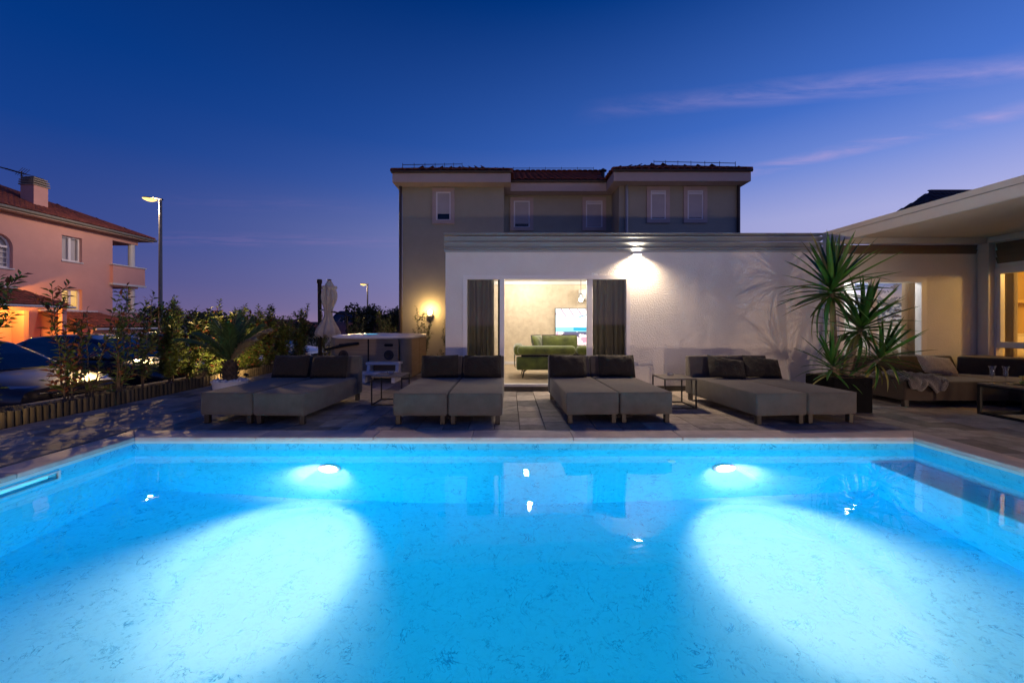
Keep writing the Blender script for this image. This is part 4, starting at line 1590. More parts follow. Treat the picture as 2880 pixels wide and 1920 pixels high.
# ================================================================== CARS
def car_proto(paint):
    """nose towards +x, origin on the ground under the middle; 4.3 m long"""
    t = thing('parked_car', 'x', 'car')
    st = [(2.13, .40, .56, .62), (2.08, .27, .66, .80), (1.85, .20, .74, .885), (1.45, .18, .82, .90), (1.0, .17, .885, .905), (.72, .17, .925, .905),
          (.1, .17, .94, .905), (-.6, .17, .95, .905), (-1.3, .17, .96, .90), (-1.75, .22, .97, .875), (-2.05, .30, .94, .82), (-2.14, .42, .80, .70)]
    def ring(x, zb, zt, w):
        pts = [(0, zb), (w * .80, zb), (w * .95, zb + .10), (w, zb + (zt - zb) * .45), (w * .985, zb + (zt - zb) * .72), (w * .93, zt - .035), (w * .84, zt - .005), (w * .45, zt + .022), (0, zt + .03)]
        full = [(x, y, z) for y, z in pts] + [(x, -y, z) for y, z in pts[-2:0:-1]]
        return full
    mb = MB()
    rings = [ring(*s) for s in st]
    n = len(rings[0])
    for r_ in rings:
        mb.v += r_
    for k in range(len(rings) - 1):
        for j in range(n):
            a, b = k * n + j, k * n + (j + 1) % n
            mb.f.append((a, b, b + n, a + n))
    mb.f.append(tuple(range(n))[::-1])
    mb.f.append(tuple(range((len(rings) - 1) * n, len(rings) * n)))
    mb.build('body', paint, t, smooth=True, fix=True)
    # cabin: stations x, z_base, z_top, half width base, half width top
    cs = [(.98, .90, .905, .80, .79), (.60, .92, 1.17, .80, .70), (.25, .93, 1.36, .80, .63), (-.1, .94, 1.445, .80, .60), (-.7, .95, 1.465, .80, .60), (-1.3, .96, 1.41, .79, .59), (-1.65, .96, 1.27, .77, .60), (-1.98, .955, .965, .72, .66)]
    mb = MB()
    rr = []
    for x, zb, zt, wb, wt in cs:
        pts = [(wb, zb), (wb * .5 + wt * .5, zb + (zt - zb) * .55), (wt + .03, zt - .05 * min(1, (zt - zb) * 3)), (wt - .05, zt), (0, zt + .018)]
        rr.append([(x, y, z) for y, z in pts] + [(x, -y, z) for y, z in pts[-2::-1]])
    n = len(rr[0])
    for r_ in rr:
        mb.v += r_
    for k in range(len(rr) - 1):
        for j in range(n - 1):
            a = k * n + j
            mb.f.append((a, a + 1, a + 1 + n, a + n))
    mb.build('cabin', paint, t, smooth=True, fix=True)
    def cab(i, j):
        return Vector(rr[i][j])
    def lift(q, d=.006):
        c = sum(q, Vector()) / len(q)
        nn = (q[1] - q[0]).cross(q[2] - q[0]).normalized()
        if nn.dot(c - Vector((-.4, 0, .9))) < 0:
            nn = -nn
        return [p.lerp(c, .05) + nn * d for p in q]
    for sgn in (0, 1):
        J = (0, 1, 2) if sgn == 0 else (8, 7, 6)
        for (i0, i1) in ((1, 3), (3, 5), (5, 6)):
            mb = MB()
            for i in range(i0, i1):
                for j0, j1 in ((J[0], J[1]), (J[1], J[2])):
                    q = [cab(i, j0), cab(i + 1, j0), cab(i + 1, j1), cab(i, j1)]
                    nn = Vector((0, 1 if sgn == 0 else -1, .35)).normalized()
                    c = (cab(i0, J[0]) + cab(i1, J[0]) + cab(i1, J[2]) + cab(i0, J[2])) / 4
                    mb.quad(*[p.lerp(c, .07) + nn * .012 for p in q])
            mb.build('side_window', 'glass_car', t)
    for nm, (i0, i1), nn in (('windscreen', (0, 3), Vector((.6, 0, .8))), ('rear_window', (5, 7), Vector((-.5, 0, .85)))):
        mb = MB()
        for i in range(i0, i1):
            for j in range(2, 6):
                q = [cab(i, j), cab(i + 1, j), cab(i + 1, j + 1), cab(i, j + 1)]
                c = (cab(i0, 2) + cab(i1, 6)) / 2
                mb.quad(*[p.lerp(c, .03) + nn * .010 for p in q])
        mb.build(nm, 'glass_car', t, smooth=True)
    for wx in (1.33, -1.32):
        for s in (-1, 1):
            MB().lathe([(.36, -.06), (.36, .0), (.30, .008), (.20, .0), (.20, -.06)], 20).build('x', 'tyre', None)
            o = bpy.data.objects[bpy.context.scene.collection.objects[-1].name]
            o.name = 'wheel'
            o.parent = t
            for v in o.data.vertices:
                c = v.co.copy()
                v.co = Vector((wx + c.x * .89, s * (.84 + c.z), .32 + c.y * .89))
            rm = MB().lathe([(.001, .012), (.05, .016), (.19, -.006), (.20, -.03)], 20)
            rm.v = [(wx + p[0] * .89, s * (.842 + p[2]), .32 + p[1] * .89) for p in rm.v]
            rm.build('rim', 'chrome', o, smooth=True)
            ar = MB().lathe([(.375, 0), (.405, .012), (.43, 0)], 20, a0=0, a1=math.pi)
            ar.v = [(wx + p[0] * .93, s * (.899 + p[2]), .33 + p[1] * .93) for p in ar.v]
            ar.build('wheel_arch', 'tyre', t, smooth=True)
    for s in (-1, 1):
        mb = MB()
        mb.grid(lambda u, v: (1.98 + .16 * v * 0 + .125 - .16 * u * u - .10 * v, s * (.44 + .34 * u), .60 + .10 * v + .05 * u), 6, 3)
        mb.build('headlight', 'headlamp', t, smooth=True)
        mb = MB()
        mb.ball((0, 0, 0), .11, 8)
        mb.v = [(.62 + p[0] * .65, s * (1.0 + p[1] * .95), 1.0 + p[2] * .6) for p in mb.v]
        mo = mb.build('wing_mirror', paint, t, smooth=True)
        MB().box(.58, .64, min(s * .80, s * .96), max(s * .80, s * .96), .93, .97).build('mirror_arm', 'black', mo)
    mb = MB().prism([(-.46, .585), (.46, .585), (.40, .44), (-.40, .44)], 0, 2.11, 2.145)
    gr = mb.build('grille', 'black', t)
    mb = MB()
    for k in range(4):
        mb.box(2.145, 2.152, -.42, .42, .465 + k * .03, .473 + k * .03)
    mb.tube([(2.14, -.60, .60), (2.155, -.42, .592), (2.155, .42, .592), (2.14, .60, .60)], .012, 6)
    mb.tube([(2.10, -.66, .44), (2.15, -.42, .425), (2.15, .42, .425), (2.10, .66, .44)], .009, 6)
    mb.build('chrome_bar', 'chrome', gr)
    pt = MB().box(2.150, 2.158, -.26, .26, .30, .41).build('number_plate', 'paper', t)
    return t


MT['glass_car'] = material('car_glass', (.012, .014, .018), .06, var=0, coat=1, spec=.8)


def place_car(paint, x, y, rz, label):
    t = car_proto(paint)
    t['label'] = label
    t['group'] = 'cars parked beyond the planting bed'
    t.location = (x, y, ground_z(x, y) + .006)
    t.rotation_euler = (0, 0, R(rz))
    return t


c1 = place_car('car_brown', -9.75, 7.05, 0, 'dark brown car with number plate parked nose-on nearest the pool')
c2 = place_car('car_navy', -9.75, 9.75, 0, 'dark navy car with door mirror showing between the saplings')
c3 = place_car('car_white', -10.3, 12.6, 2, 'white car bathed in yellow street light behind the navy car')
c4 = place_car('car_silver', -9.6, 15.6, -2, 'silver car behind the thick shrubs next to the parasol')
fc = bpy.data.curves.new('plate_lettering', 'FONT')
fc.body = 'ST 7776-AP'
fc.size = .105
fc.align_x = 'CENTER'
fc.align_y = 'CENTER'
fc.extrude = .001
fc.materials.append(MT['ink'])
tmp = bpy.data.objects.new('tmp_text', fc)
col.objects.link(tmp)
fm = bpy.data.meshes.new_from_object(tmp.evaluated_get(bpy.context.evaluated_depsgraph_get()))
bpy.data.objects.remove(tmp)
fo = bpy.data.objects.new('plate_lettering', fm)
col.objects.link(fo)
fo.parent = [c for c in c1.children if c.name.startswith('number_plate')][0]
fo.location = (2.160, 0, .352)
fo.rotation_euler = (R(90), 0, R(90))

# ================================================================== DAYBEDS
def daybed():
    t = thing('daybed', 'x', 'daybed')
    w = .345
    MB().rbox(-w, w, 0, 1.53, .115, .405, .028, 3).build('seat', 'fabric', t, smooth=True)
    MB().prism([(1.50, .12), (1.745, .12), (1.745, .745), (1.63, .745)], 0, -w, w, .022, 3).build('backrest', 'fabric', t, smooth=True)
    e = .009
    sm = MB().tube([(-w + e, 1.50, .405 - e), (-w + e, e, .405 - e), (w - e, e, .405 - e), (w - e, 1.50, .405 - e)], .0055, 6)
    sm.build('seat_piping', 'fabric', t, smooth=True)
    sm = MB().tube([(-w + e, 1.640, .738), (w - e, 1.640, .738)], .0055, 6)
    sm.build('back_piping', 'fabric', t, smooth=True)
    for x in (-w + .06, w - .06):
        for y in (.06, 1.68):
            MB().prism([(x - .03, y - .03), (x + .03, y - .03), (x + .03, y + .03), (x - .03, y + .03)], 2, 0.001, .118, .004, 1).build('leg', 'wood_leg', t)
    return t


proto = daybed()
pairs = [(-3.29, 5.09, -3, ('grey daybed nearest the hedge, left half of the pair beside the small palm', 'grey daybed, right half of the pair in front of the hot tub')),
         (-.785, 5.07, 0, ('grey daybed beside the low table, left half of the pair next to the open door', 'grey daybed, right half of the pair touching the lit doorway')),
         (1.43, 5.14, 2, ('grey daybed, left half of the pair just past the lit doorway', 'grey daybed, right half of the pair left of the ashtray table')),
         (3.835, 5.11, 5, ('grey daybed right of the ashtray table, left half of the last pair', 'grey daybed nearest the yucca, right half of the last pair'))]
cush = [('charcoal cushion on the daybed nearest the hedge', 'charcoal cushion on the daybed in front of the hot tub'),
        ('charcoal cushion on the daybed left of the doorway, outer one', 'charcoal cushion on the daybed left of the doorway, inner one beside the light'),
        ('charcoal cushion beside the doorway on the third pair of daybeds', 'charcoal cushion next to the ashtray table on the third pair of daybeds'),
        ('slouched charcoal cushion on the last pair, beside the ashtray table', 'slouched charcoal cushion on the last pair, beside the yucca')]
first = True
for pi, (cx0, cy0, rz, labs) in enumerate(pairs):
    M0 = Matrix.Translation((cx0, cy0, 0)) @ Matrix.Rotation(R(rz), 4, 'Z')
    for s in (0, 1):
        o = proto if first else copy_tree(proto)
        first = False
        o.location = M0 @ Vector(((-.352, .352)[s], rnd.uniform(-.006, .006), 0))
        o.rotation_euler = (0, 0, R(rz + rnd.uniform(-.4, .4)))
        tag(o, labs[s], 'daybed', 'daybeds along the pool')
        c = pillow_mesh(.60, .38, .18, pi * 2 + s + 20).build('cushion', 'fabric_dark', None, smooth=True)
        off = Vector(((-.352, .352)[s], 1.475, .585))
        roll = rnd.uniform(-2, 2)
        tilt = -17 + rnd.uniform(-2, 2)
        if pi == 0:
            off = Vector(((-.39, .26)[s], 1.465, .585))
        if pi == 2:
            off.x += (-.05, .06)[s]
        if pi == 3:
            off = Vector(((-.17, .45)[s], 1.40, .565))
            roll = (11, 9)[s]
            tilt = -30
        c.location = M0 @ off
        c.rotation_mode = 'XYZ'
        c.matrix_world = Matrix.Translation(M0 @ off) @ Matrix.Rotation(R(rz), 4, 'Z') @ Matrix.Rotation(R(tilt), 4, 'X') @ Matrix.Rotation(R(roll), 4, 'Y')
        tag(c, cush[pi][s], 'cushion', 'charcoal cushions on the daybeds')

# ================================================================== SIDE TABLES + ASHTRAYS
def side_table(x0, x1, y0, y1, label, h=.46):
    t = thing('side_table', label, 'side table', ((x0 + x1) / 2, (y0 + y1) / 2, 0), 'black cube side tables')
    MB().rbox(x0, x1, y0, y1, h - .022, h, .004, 1).build('tabletop', 'tabletop', t)
    q = .018
    for xa in (x0, x1 - q):
        for ya in (y0, y1 - q):
            MB().box(xa, xa + q, ya, ya + q, .001 + q, h - .0225).build('leg', 'black', t)
    mb = MB()
    mb.box(x0, x1, y0, y0 + q, .001, q)
    mb.box(x0, x1, y1 - q, y1, .001, q)
    mb.box(x0, x0 + q, y0 + q, y1 - q, .001, q)
    mb.box(x1 - q, x1, y0 + q, y1 - q, .001, q)
    mb.build('base_frame', 'black', t)


def ashtray(x, y, z, label):
    a = MB().lathe([(.001, .004), (.045, .004), (.055, .012), (.062, .04), (.055, .042), (.045, .016), (.001, .014)], 18, (0, 0, 0)).build('ashtray', 'crystal', None, smooth=True)
    a.location = (x, y, z)
    tag(a, label, 'ashtray', 'glass ashtrays')


side_table(-2.18, -1.69, 6.28, 6.78, 'black cube side table between the first two daybed pairs')
side_table(2.35, 2.84, 6.02, 6.54, 'black cube side table between the last two daybed pairs')
ashtray(-1.95, 6.55, .461, 'glass ashtray on the side table near the hot tub steps')
ashtray(2.56, 6.33, .461, 'glass ashtray on the side table against the white wall')

# ================================================================== HOT TUB
tub = thing('hot_tub', 'square hot tub with wood look sides and white acrylic rim', 'hot tub', (-3.3, 10.2, 0))
tx0, tx1, ty0, ty1, th = -4.18, -2.30, 9.20, 11.2, .93
mb = MB()
c = .16
for (xa, xb) in ((tx0 + c, -3.26), (-3.24, tx1 - c - .10)):
    MB().box(xa, xb, ty0, ty0 + .03, .03, th).build('side_panel', 'tub_side', tub)
for (ya, yb) in ((ty0 + c + .05, 10.2), (10.22, ty1 - c)):
    mb2 = MB()
    k = .03
    z = .03
    while z < th - .02:
        mb2.box(tx1 - .03, tx1, ya, yb, z, z + .046)
        z += .05
    mb2.build('side_panel', 'tub_side', tub)
MB().box(tx0, tx0 + .03, ty0 + c, ty1 - c, .03, th).build('side_panel', 'tub_side', tub)
MB().box(tx0 + c, tx1 - c, ty1 - .03, ty1, .03, th).build('side_panel', 'tub_side', tub)
for (xc, yc, a0) in ((tx0 + c, ty0 + c, math.pi), (tx1 - c - .05, ty0 + c + .05, 1.5 * math.pi), (tx1 - c, ty1 - c, 0), (tx0 + c, ty1 - c, .5 * math.pi)):
    mb = MB()
    rr_ = c + (.05 if a0 > 4 else 0) + .004
    m_ = 12
    for j in range(m_):
        aa, ab = a0 + math.pi / 2 * j / m_, a0 + math.pi / 2 * (j + .86) / m_
        mb.quad((xc + rr_ * math.cos(aa), yc + rr_ * math.sin(aa), .03), (xc + rr_ * math.cos(ab), yc + rr_ * math.sin(ab), .03),
                (xc + rr_ * math.cos(ab), yc + rr_ * math.sin(ab), th), (xc + rr_ * math.cos(aa), yc + rr_ * math.sin(aa), th))
    mb.lathe([(rr_ - .012, .03), (rr_ - .012, th)], 10, (xc, yc, 0), a0, a0 + math.pi / 2)
    mb.build('corner_post', 'tub_corner', tub)
MB().box(tx0 + .04, tx1 - .04, ty0 + .04, ty1 - .04, .001, .03).build('base', 'black', tub)
# acrylic rim: rounded square ring with a bowl


def rsq(r, k, n=48, ex=4.):
    a = 2 * math.pi * k / n
    ca, sa = math.cos(a), math.sin(a)
    d = (abs(ca) ** ex + abs(sa) ** ex) ** (-1 / ex)
    return (-3.24 + ca * d * r * .96, 10.2 + sa * d * r * 1.02)


mb = MB()
prof = [(1.00, th), (1.06, th + .005), (1.075, th + .035), (1.06, th + .075), (1.0, th + .085), (.90, th + .078), (.84, th + .05), (.80, th - .05), (.70, th - .5), (.1, th - .55)]
n = 48
for r_, z in prof:
    for k in range(n):
        x_, y_ = rsq(r_, k)
        mb.v.append((x_, y_, z + (.018 * math.sin(2 * math.pi * k / n * 4) if .82 < r_ < .95 else 0)))
for q in range(len(prof) - 1):
    for k in range(n):
        a, b = q * n + k, q * n + (k + 1) % n
        mb.f.append((a, b, b + n, a + n))
mb.build('acrylic_shell', 'acrylic', tub, smooth=True)
MB().lathe([(.001, 0), (.15, .0), (.16, -.02)], 20, (-3.30, 9.52, th + .105)).build('lit_water_feature', TUB_GLOW, tub)
MB().lathe([(.15, -.03), (.19, -.03), (.19, .004), (.15, .004)], 20, (-3.30, 9.52, th + .10)).build('feature_ring', 'acrylic', tub, smooth=True)
for xc in (-3.83, -2.78):
    MB().rbox(xc - .10, xc + .10, ty0 - .012, ty0 + .002, .76, .82, .02, 2).build('vent_slot', 'black', tub)
    s_ = MB().lathe([(.001, .0), (.06, .002), (.075, .012), (.11, .006), (.115, 0)], 24)
    s_.v = [(xc + p[0], ty0 - p[2], .56 + p[1]) for p in s_.v]
    s_.build('speaker', 'dark_pipe', tub, smooth=True)
MB().box(-3.265, -3.235, ty0 - .012, ty0 + .002, .03, th).build('panel_joint', 'black', tub)
MB().tube([(-4.32, 9.5, .72), (-4.22, 9.16, .70), (-3.7, 9.12, .80), (-3.45, 9.14, .83)], .035, 8).build('cover_lifter', 'black', tub, smooth=True)

sp_ = thing('tub_steps', 'white two tread steps in front of the hot tub', 'steps', (-2.85, 8.95, 0))
MB().rbox(-3.22, -2.45, 8.92, 9.18, .36, .42, .01, 1).build('tread', 'white_plastic', sp_)
MB().rbox(-3.27, -2.50, 8.60, 8.90, .17, .23, .01, 1).build('tread', 'white_plastic', sp_)
for xx in (-3.19, -2.55):
    MB().prism([(8.62, .002), (9.16, .002), (9.16, .359), (8.94, .359), (8.90, .169), (8.62, .169)], 0, xx, xx + .07).build('side_cheek', 'white_plastic', sp_)

# ================================================================== PARASOL
um = thing('parasol', 'closed cream cantilever parasol tied to its black post behind the hot tub', 'parasol', (-4.95, 10.5, 0))
MB().tube([(-4.98, 10.5, 0), (-5.0, 10.5, 2.36)], .05, 12).build('post', 'black', um, smooth=True)
MB().lathe([(.065, 2.34), (.065, 2.44), (.05, 2.45), (.001, 2.45)], 14, (-5.0, 10.5, 0)).build('post_cap', 'black', um, smooth=True)
MB().rbox(-5.4, -4.5, 10.05, 10.95, .001, .07, .015, 2).build('base', 'black', um)
mb = MB()


def canopy(u, v):
    z = 2.42 - 1.46 * u
    env = .035 + .135 * math.sin(min(1, u / .30) * math.pi / 2) ** .8
    if u > .30:
        env = .17 - .085 * smooth01(.30, .58, u)
    if u > .60:
        env = .085 + .18 * smooth01(.60, .98, u)
    a = 2 * math.pi * v
    r_ = env * (1 + .22 * math.sin(8 * a) * smooth01(.05, .25, u) + .07 * math.sin(3 * a + 1 + 4 * u))
    zz_ = z + (.05 * math.sin(8 * a) * smooth01(.9, 1, u))
    return (-4.72 + r_ * math.cos(a) - .03 * u, 10.45 + r_ * math.sin(a), zz_)


mb.grid(canopy, 40, 80)
mb.build('canopy', 'canvas', um, smooth=True)
mb = MB()
mb.lathe([(.001, .03), (.05, .02), (.06, 0)], 12, (-4.72, 10.45, 2.42))
mb.build('finial', 'black', um, smooth=True)
mb = MB()
mb.lathe([(.21, -.03), (.235, -.07), (.20, -.13)], 32, (-4.72, 10.45, 2.30))
for q in range(len(mb.v)):
    x_, y_, z_ = mb.v[q]
    a = math.atan2(y_ - 10.45, x_ + 4.72)
    f_ = .75 + .12 * math.sin(8 * a)
    mb.v[q] = (-4.72 + (x_ + 4.72) * f_, 10.45 + (y_ - 10.45) * f_, z_)
mb.build('top_valance', 'canvas', um, smooth=True)
MB().tube([(-4.98, 10.46, 1.64), (-4.86, 10.30, 1.63), (-4.62, 10.30, 1.61), (-4.55, 10.45, 1.60)], .012, 6).build('strap', 'canvas', um)
MB().tube([(-4.98, 10.42, 1.66), (-4.4, 10.40, 1.55), (-4.28, 10.40, 1.52), (-4.24, 10.40, 1.46), (-4.22, 10.40, .95)], .022, 8).build('crank_arm', 'black', um, smooth=True)

# ================================================================== CORNER SOFA, PILLOW, THROW, COFFEE TABLE
sf = thing('corner_sofa', 'brown corner sofa under the pergola', 'sofa', (7.5, 6.8, 0))
MB().rbox(6.10, 7.72, 6.14, 7.25, .10, .40, .03, 3).build('seat', 'sofa', sf, smooth=True)
MB().rbox(7.725, 8.86, 5.2, 7.25, .10, .40, .03, 3).build('seat', 'sofa', sf, smooth=True)
MB().rbox(7.725, 8.86, 3.9, 5.195, .10, .40, .03, 3).build('seat', 'sofa', sf, smooth=True)
MB().prism([(7.10, .38), (7.38, .12), (7.40, .70), (7.24, .71)], 0, 6.10, 8.05, .025, 3).build('backrest', 'sofa', sf, smooth=True)
MB().prism([(8.05, 7.16), (8.42, 7.40), (8.93, 7.40), (8.93, 6.9), (8.66, 6.55)], 2, .10, .705, .03, 3).build('corner_backrest', 'sofa', sf, smooth=True)
MB().prism([(8.68, .38), (8.93, .12), (8.93, .70), (8.80, .71)], 1, 5.2, 6.56, .025, 3).build('backrest', 'sofa', sf, smooth=True)
MB().prism([(8.68, .38), (8.93, .12), (8.93, .70), (8.80, .71)], 1, 3.9, 5.19, .025, 3).build('backrest', 'sofa', sf, smooth=True)
for x_, y_ in ((6.16, 6.20), (6.16, 7.18), (7.66, 6.20), (7.80, 5.26), (7.80, 3.96), (8.80, 3.96), (8.80, 7.18), (7.80, 5.14)):
    MB().box(x_ - .03, x_ + .03, y_ - .03, y_ + .03, .001, .103).build('leg', 'wood_leg', sf)
c = pillow_mesh(.62, .36, .15, 77).build('fleece_pillow', 'fleece', None, smooth=True)
c.matrix_world = Matrix.Translation((7.45, 6.93, .565)) @ Matrix.Rotation(R(6), 4, 'Z') @ Matrix.Rotation(R(-32), 4, 'X') @ Matrix.Rotation(R(9), 4, 'Y')
tag(c, 'pale fleece pillow leaning on the brown corner sofa', 'pillow')


def throw(u, v):
    edge_ = .06 * math.sin(u * 11) + .03 * math.sin(u * 23 + 1)
    x_ = 6.13 + .62 * u + .05 * math.sin(v * 6.3 + 1) * (u - .5)
    s_ = v * (.72 + edge_ + .10 * math.sin(3.2 * u))
    bumps = .018 * math.sin(13 * u + 7 * v) + .014 * math.sin(23 * u - 11 * v) + .012 * math.sin(31 * v + 5 * u)
    if s_ < .66:
        return (x_, 6.80 - s_ + .2 * (u - .5) * (1 - v), .432 + bumps + .03 * math.sin(math.pi * u))
    q = s_ - .66
    return (x_, 6.118 - abs(bumps) * .8 - .02 * math.sin(min(1, q * 12) * 1.57), .425 - q)


th_ = MB().grid(throw, 30, 30).build('fur_throw', 'fur', None, smooth=True)
md = th_.modifiers.new('thick', 'SOLIDIFY')
md.thickness = .02
md.offset = 1
tag(th_, 'grey fur throw draped over the sofa end by the yucca', 'throw blanket')

ct = thing('coffee_table', 'black framed coffee table in front of the corner sofa', 'coffee table', (7.05, 5.05, 0))
ax0, ax1, ay0, ay1, ah = 6.72, 7.40, 4.35, 5.72, .445
MB().rbox(ax0, ax1, ay0, ay1, ah - .02, ah, .004, 1).build('tabletop', 'tabletop', ct)
q = .035
mb = MB()
for z in (.001, ah - .021 - q):
    mb.box(ax0, ax1, ay0, ay0 + q, z, z + q)
    mb.box(ax0, ax1, ay1 - q, ay1, z, z + q)
    mb.box(ax0, ax0 + q, ay0 + q, ay1 - q, z, z + q)
    mb.box(ax1 - q, ax1, ay0 + q, ay1 - q, z, z + q)
mb.build('frame', 'black', ct)
for xa in (ax0, ax1 - q):
    for ya in (ay0, ay1 - q):
        MB().box(xa, xa + q, ya, ya + q, .001 + q, ah - .021 - q).build('leg', 'black', ct)


def flute(x, y, label):
    f = MB().lathe([(.001, .0), (.036, .002), (.036, .006), (.006, .014), (.005, .05), (.008, .06), (.004, .07), (.006, .085), (.018, .10), (.027, .13), (.026, .17), (.028, .215), (.040, .245),
                    (.038, .245), (.026, .213), (.024, .17), (.025, .132), (.016, .104), (.001, .095)], 20).build('champagne_flute', 'crystal', None, smooth=True)
    f.location = (x, y, ah + .001)
    tag(f, label, 'glass', 'champagne flutes on the coffee table')


flute(6.83, 5.63, 'stemmed glass nearer the corner edge of the coffee table')
flute(6.96, 5.58, 'stemmed glass nearer the fruit tray on the coffee table')
ft = thing('fruit_tray', 'small tray of green grapes and bananas with pineapple on the coffee table', 'fruit tray', (7.13, 5.5, ah))
MB().lathe([(.001, .001), (.10, .001), (.115, .012), (.108, .014), (.001, .008)], 24, (7.13, 5.5, ah)).build('plate', 'tray', ft, smooth=True)
mb = MB()
for k in range(34):
    a, r_ = rnd.uniform(0, 6.28), rnd.uniform(0, .06)
    mb.ball((7.10 + r_ * math.cos(a), 5.47 + r_ * math.sin(a), ah + .022 + rnd.uniform(0, .035)), .013, 6)
mb.build('grapes', 'grape', ft, smooth=True)
for k in range(3):
    MB().tube([(7.05 + .02 * k, 5.47, ah + .07), (7.09 + .01 * k, 5.50 + .02 * k, ah + .105), (7.15, 5.52 + .02 * k, ah + .10), (7.18, 5.52 + .02 * k, ah + .07)], [.005, .018, .018, .006], 8).build('banana', 'banana', ft, smooth=True)
mb = MB()
for k in range(26):
    a = k * 2.4
    r_ = .01 + .05 * (k / 26)
    L = rnd.uniform(.10, .17)
    p = Vector((7.20, 5.50, ah + .17))
    d = Vector((math.cos(a) * (.25 + .6 * k / 26), math.sin(a) * (.25 + .6 * k / 26), 1)).normalized()
    s_ = d.cross(Vector((0, 0, 1))).normalized() * .009
    mb.quad(p - s_, p + s_, p + d * L)
mb.build('pineapple_leaves', 'yucca', ft)
MB().lathe([(.001, .01), (.045, .01), (.06, .06), (.058, .12), (.03, .17), (.001, .175)], 14, (7.20, 5.50, ah)).build('pineapple', 'banana', ft, smooth=True)
bo = thing('wine_bottle', 'dark bottle at the edge of the coffee table', 'bottle', (7.19, 5.36, ah))
MB().lathe([(.001, .001), (.042, .001), (.044, .01), (.044, .17), (.036, .205), (.017, .235), (.015, .30), (.017, .302), (.017, .315), (.001, .316)], 20, (7.19, 5.36, ah)).build('glass_body', 'bottle', bo, smooth=True)
MB().lathe([(.0447, .07), (.0447, .135)], 20, (7.19, 5.36, ah), R(200), R(340)).build('paper_label', 'paper', bo)

# ================================================================== GARDEN SPOTLIGHTS
def garden_spot(x, y, z0, aim, power, label, spot=150, c=(1, .62, .25)):
    t = thing('garden_spotlight', label, 'spotlight', (x, y, z0), 'garden spotlights')
    MB().tube([(x, y, z0), (x, y, z0 + .13)], .010, 8).build('spike', 'black', t)
    d = (Vector(aim) - Vector((x, y, z0 + .16))).normalized()
    p = Vector((x, y, z0 + .16))
    MB().tube([p - d * .06, p - d * .03, p + d * .035], [.018, .034, .036], 14).build('housing', 'black', t, smooth=True)
    MB().tube([p + d * .030, p + d * .0365], [.030, .030], 14).build('lens', BULB_WARM, t)
    lamp('SPOT', 'spot_light', p + d * .05, power, c, t, .09, spot, .8, aim)
    return t


garden_spot(-5.78, 8.75, 0, (-6.6, 8.9, .55), 210, 'small glowing garden spotlight beside the palm planter')
garden_spot(-5.55, 3.75, 0, (-6.75, 6.4, 1.15), 95, 'garden spotlight on the deck corner lighting the saplings beside the parked cars', 62)
for gx_, gy_, gp_, ga_, gc_, gl_ in ((8.3, 1.8, 250, (3.4, 7.6, 1.5), 74, 'garden spotlight on the deck beside the pool near the pergola post'),
                                     (3.4, -1.3, 450, (1.6, 7.6, 1.1), 92, 'garden spotlight behind the near pool edge, the one nearer the pergola'),
                                     (-3.3, -1.3, 320, (-2.0, 7.6, 1.1), 92, 'garden spotlight behind the near pool edge, the one nearer the hedge')):
    garden_spot(gx_, gy_, 0, ga_, gp_, gl_, gc_, (1, .68, .48))

# ================================================================== SMALL PALM IN WHITE PLANTER
pp = thing('small_palm', 'small date palm with feathery fronds in a white gravel planter', 'palm', (-5.15, 7.35, 0))
MB().lathe([(.001, .02), (.24, .0), (.26, .10), (.28, .22), (.30, .23), (.30, .245), (.275, .245), (.275, .22), (.001, .22)], 30, (-5.15, 7.35, 0)).build('planter', 'white_plastic', pp, smooth=True)
mb = MB()
for k in range(170):
    a, r_ = rnd.uniform(0, 6.28), .26 * math.sqrt(rnd.random())
    s = rnd.uniform(.016, .032)
    m_ = Matrix.Translation((-5.15 + r_ * math.cos(a), 7.35 + r_ * math.sin(a), .232 + rnd.uniform(0, .025))) @ Euler((rnd.uniform(0, 3), rnd.uniform(0, 3), 0)).to_matrix().to_4x4()
    b_ = MB().ball((0, 0, 0), s, 4, .7)
    mb.add(b_.v, b_.f, m_)
mb.build('white_pebbles', 'white_pebble', pp, smooth=True, kind='stuff')
mb = MB()
for k in range(90):
    a = k * 2.399
    z = .27 + .30 * k / 90
    r_ = .115 - .03 * k / 90
    p = Vector((-5.15 + r_ * math.cos(a), 7.35 + r_ * math.sin(a), z))
    d = Vector((math.cos(a), math.sin(a), 1.1)).normalized()
    s_ = Vector((-math.sin(a), math.cos(a), 0)) * .034
    mb.quad(p - s_, p + s_, p + d * .085 + s_ * .5, p + d * .085 - s_ * .5)
mb.lathe([(.10, .24), (.125, .34), (.10, .55), (.05, .62)], 14, (-5.15, 7.35, 0))
mb.build('trunk', 'palm_trunk', pp)


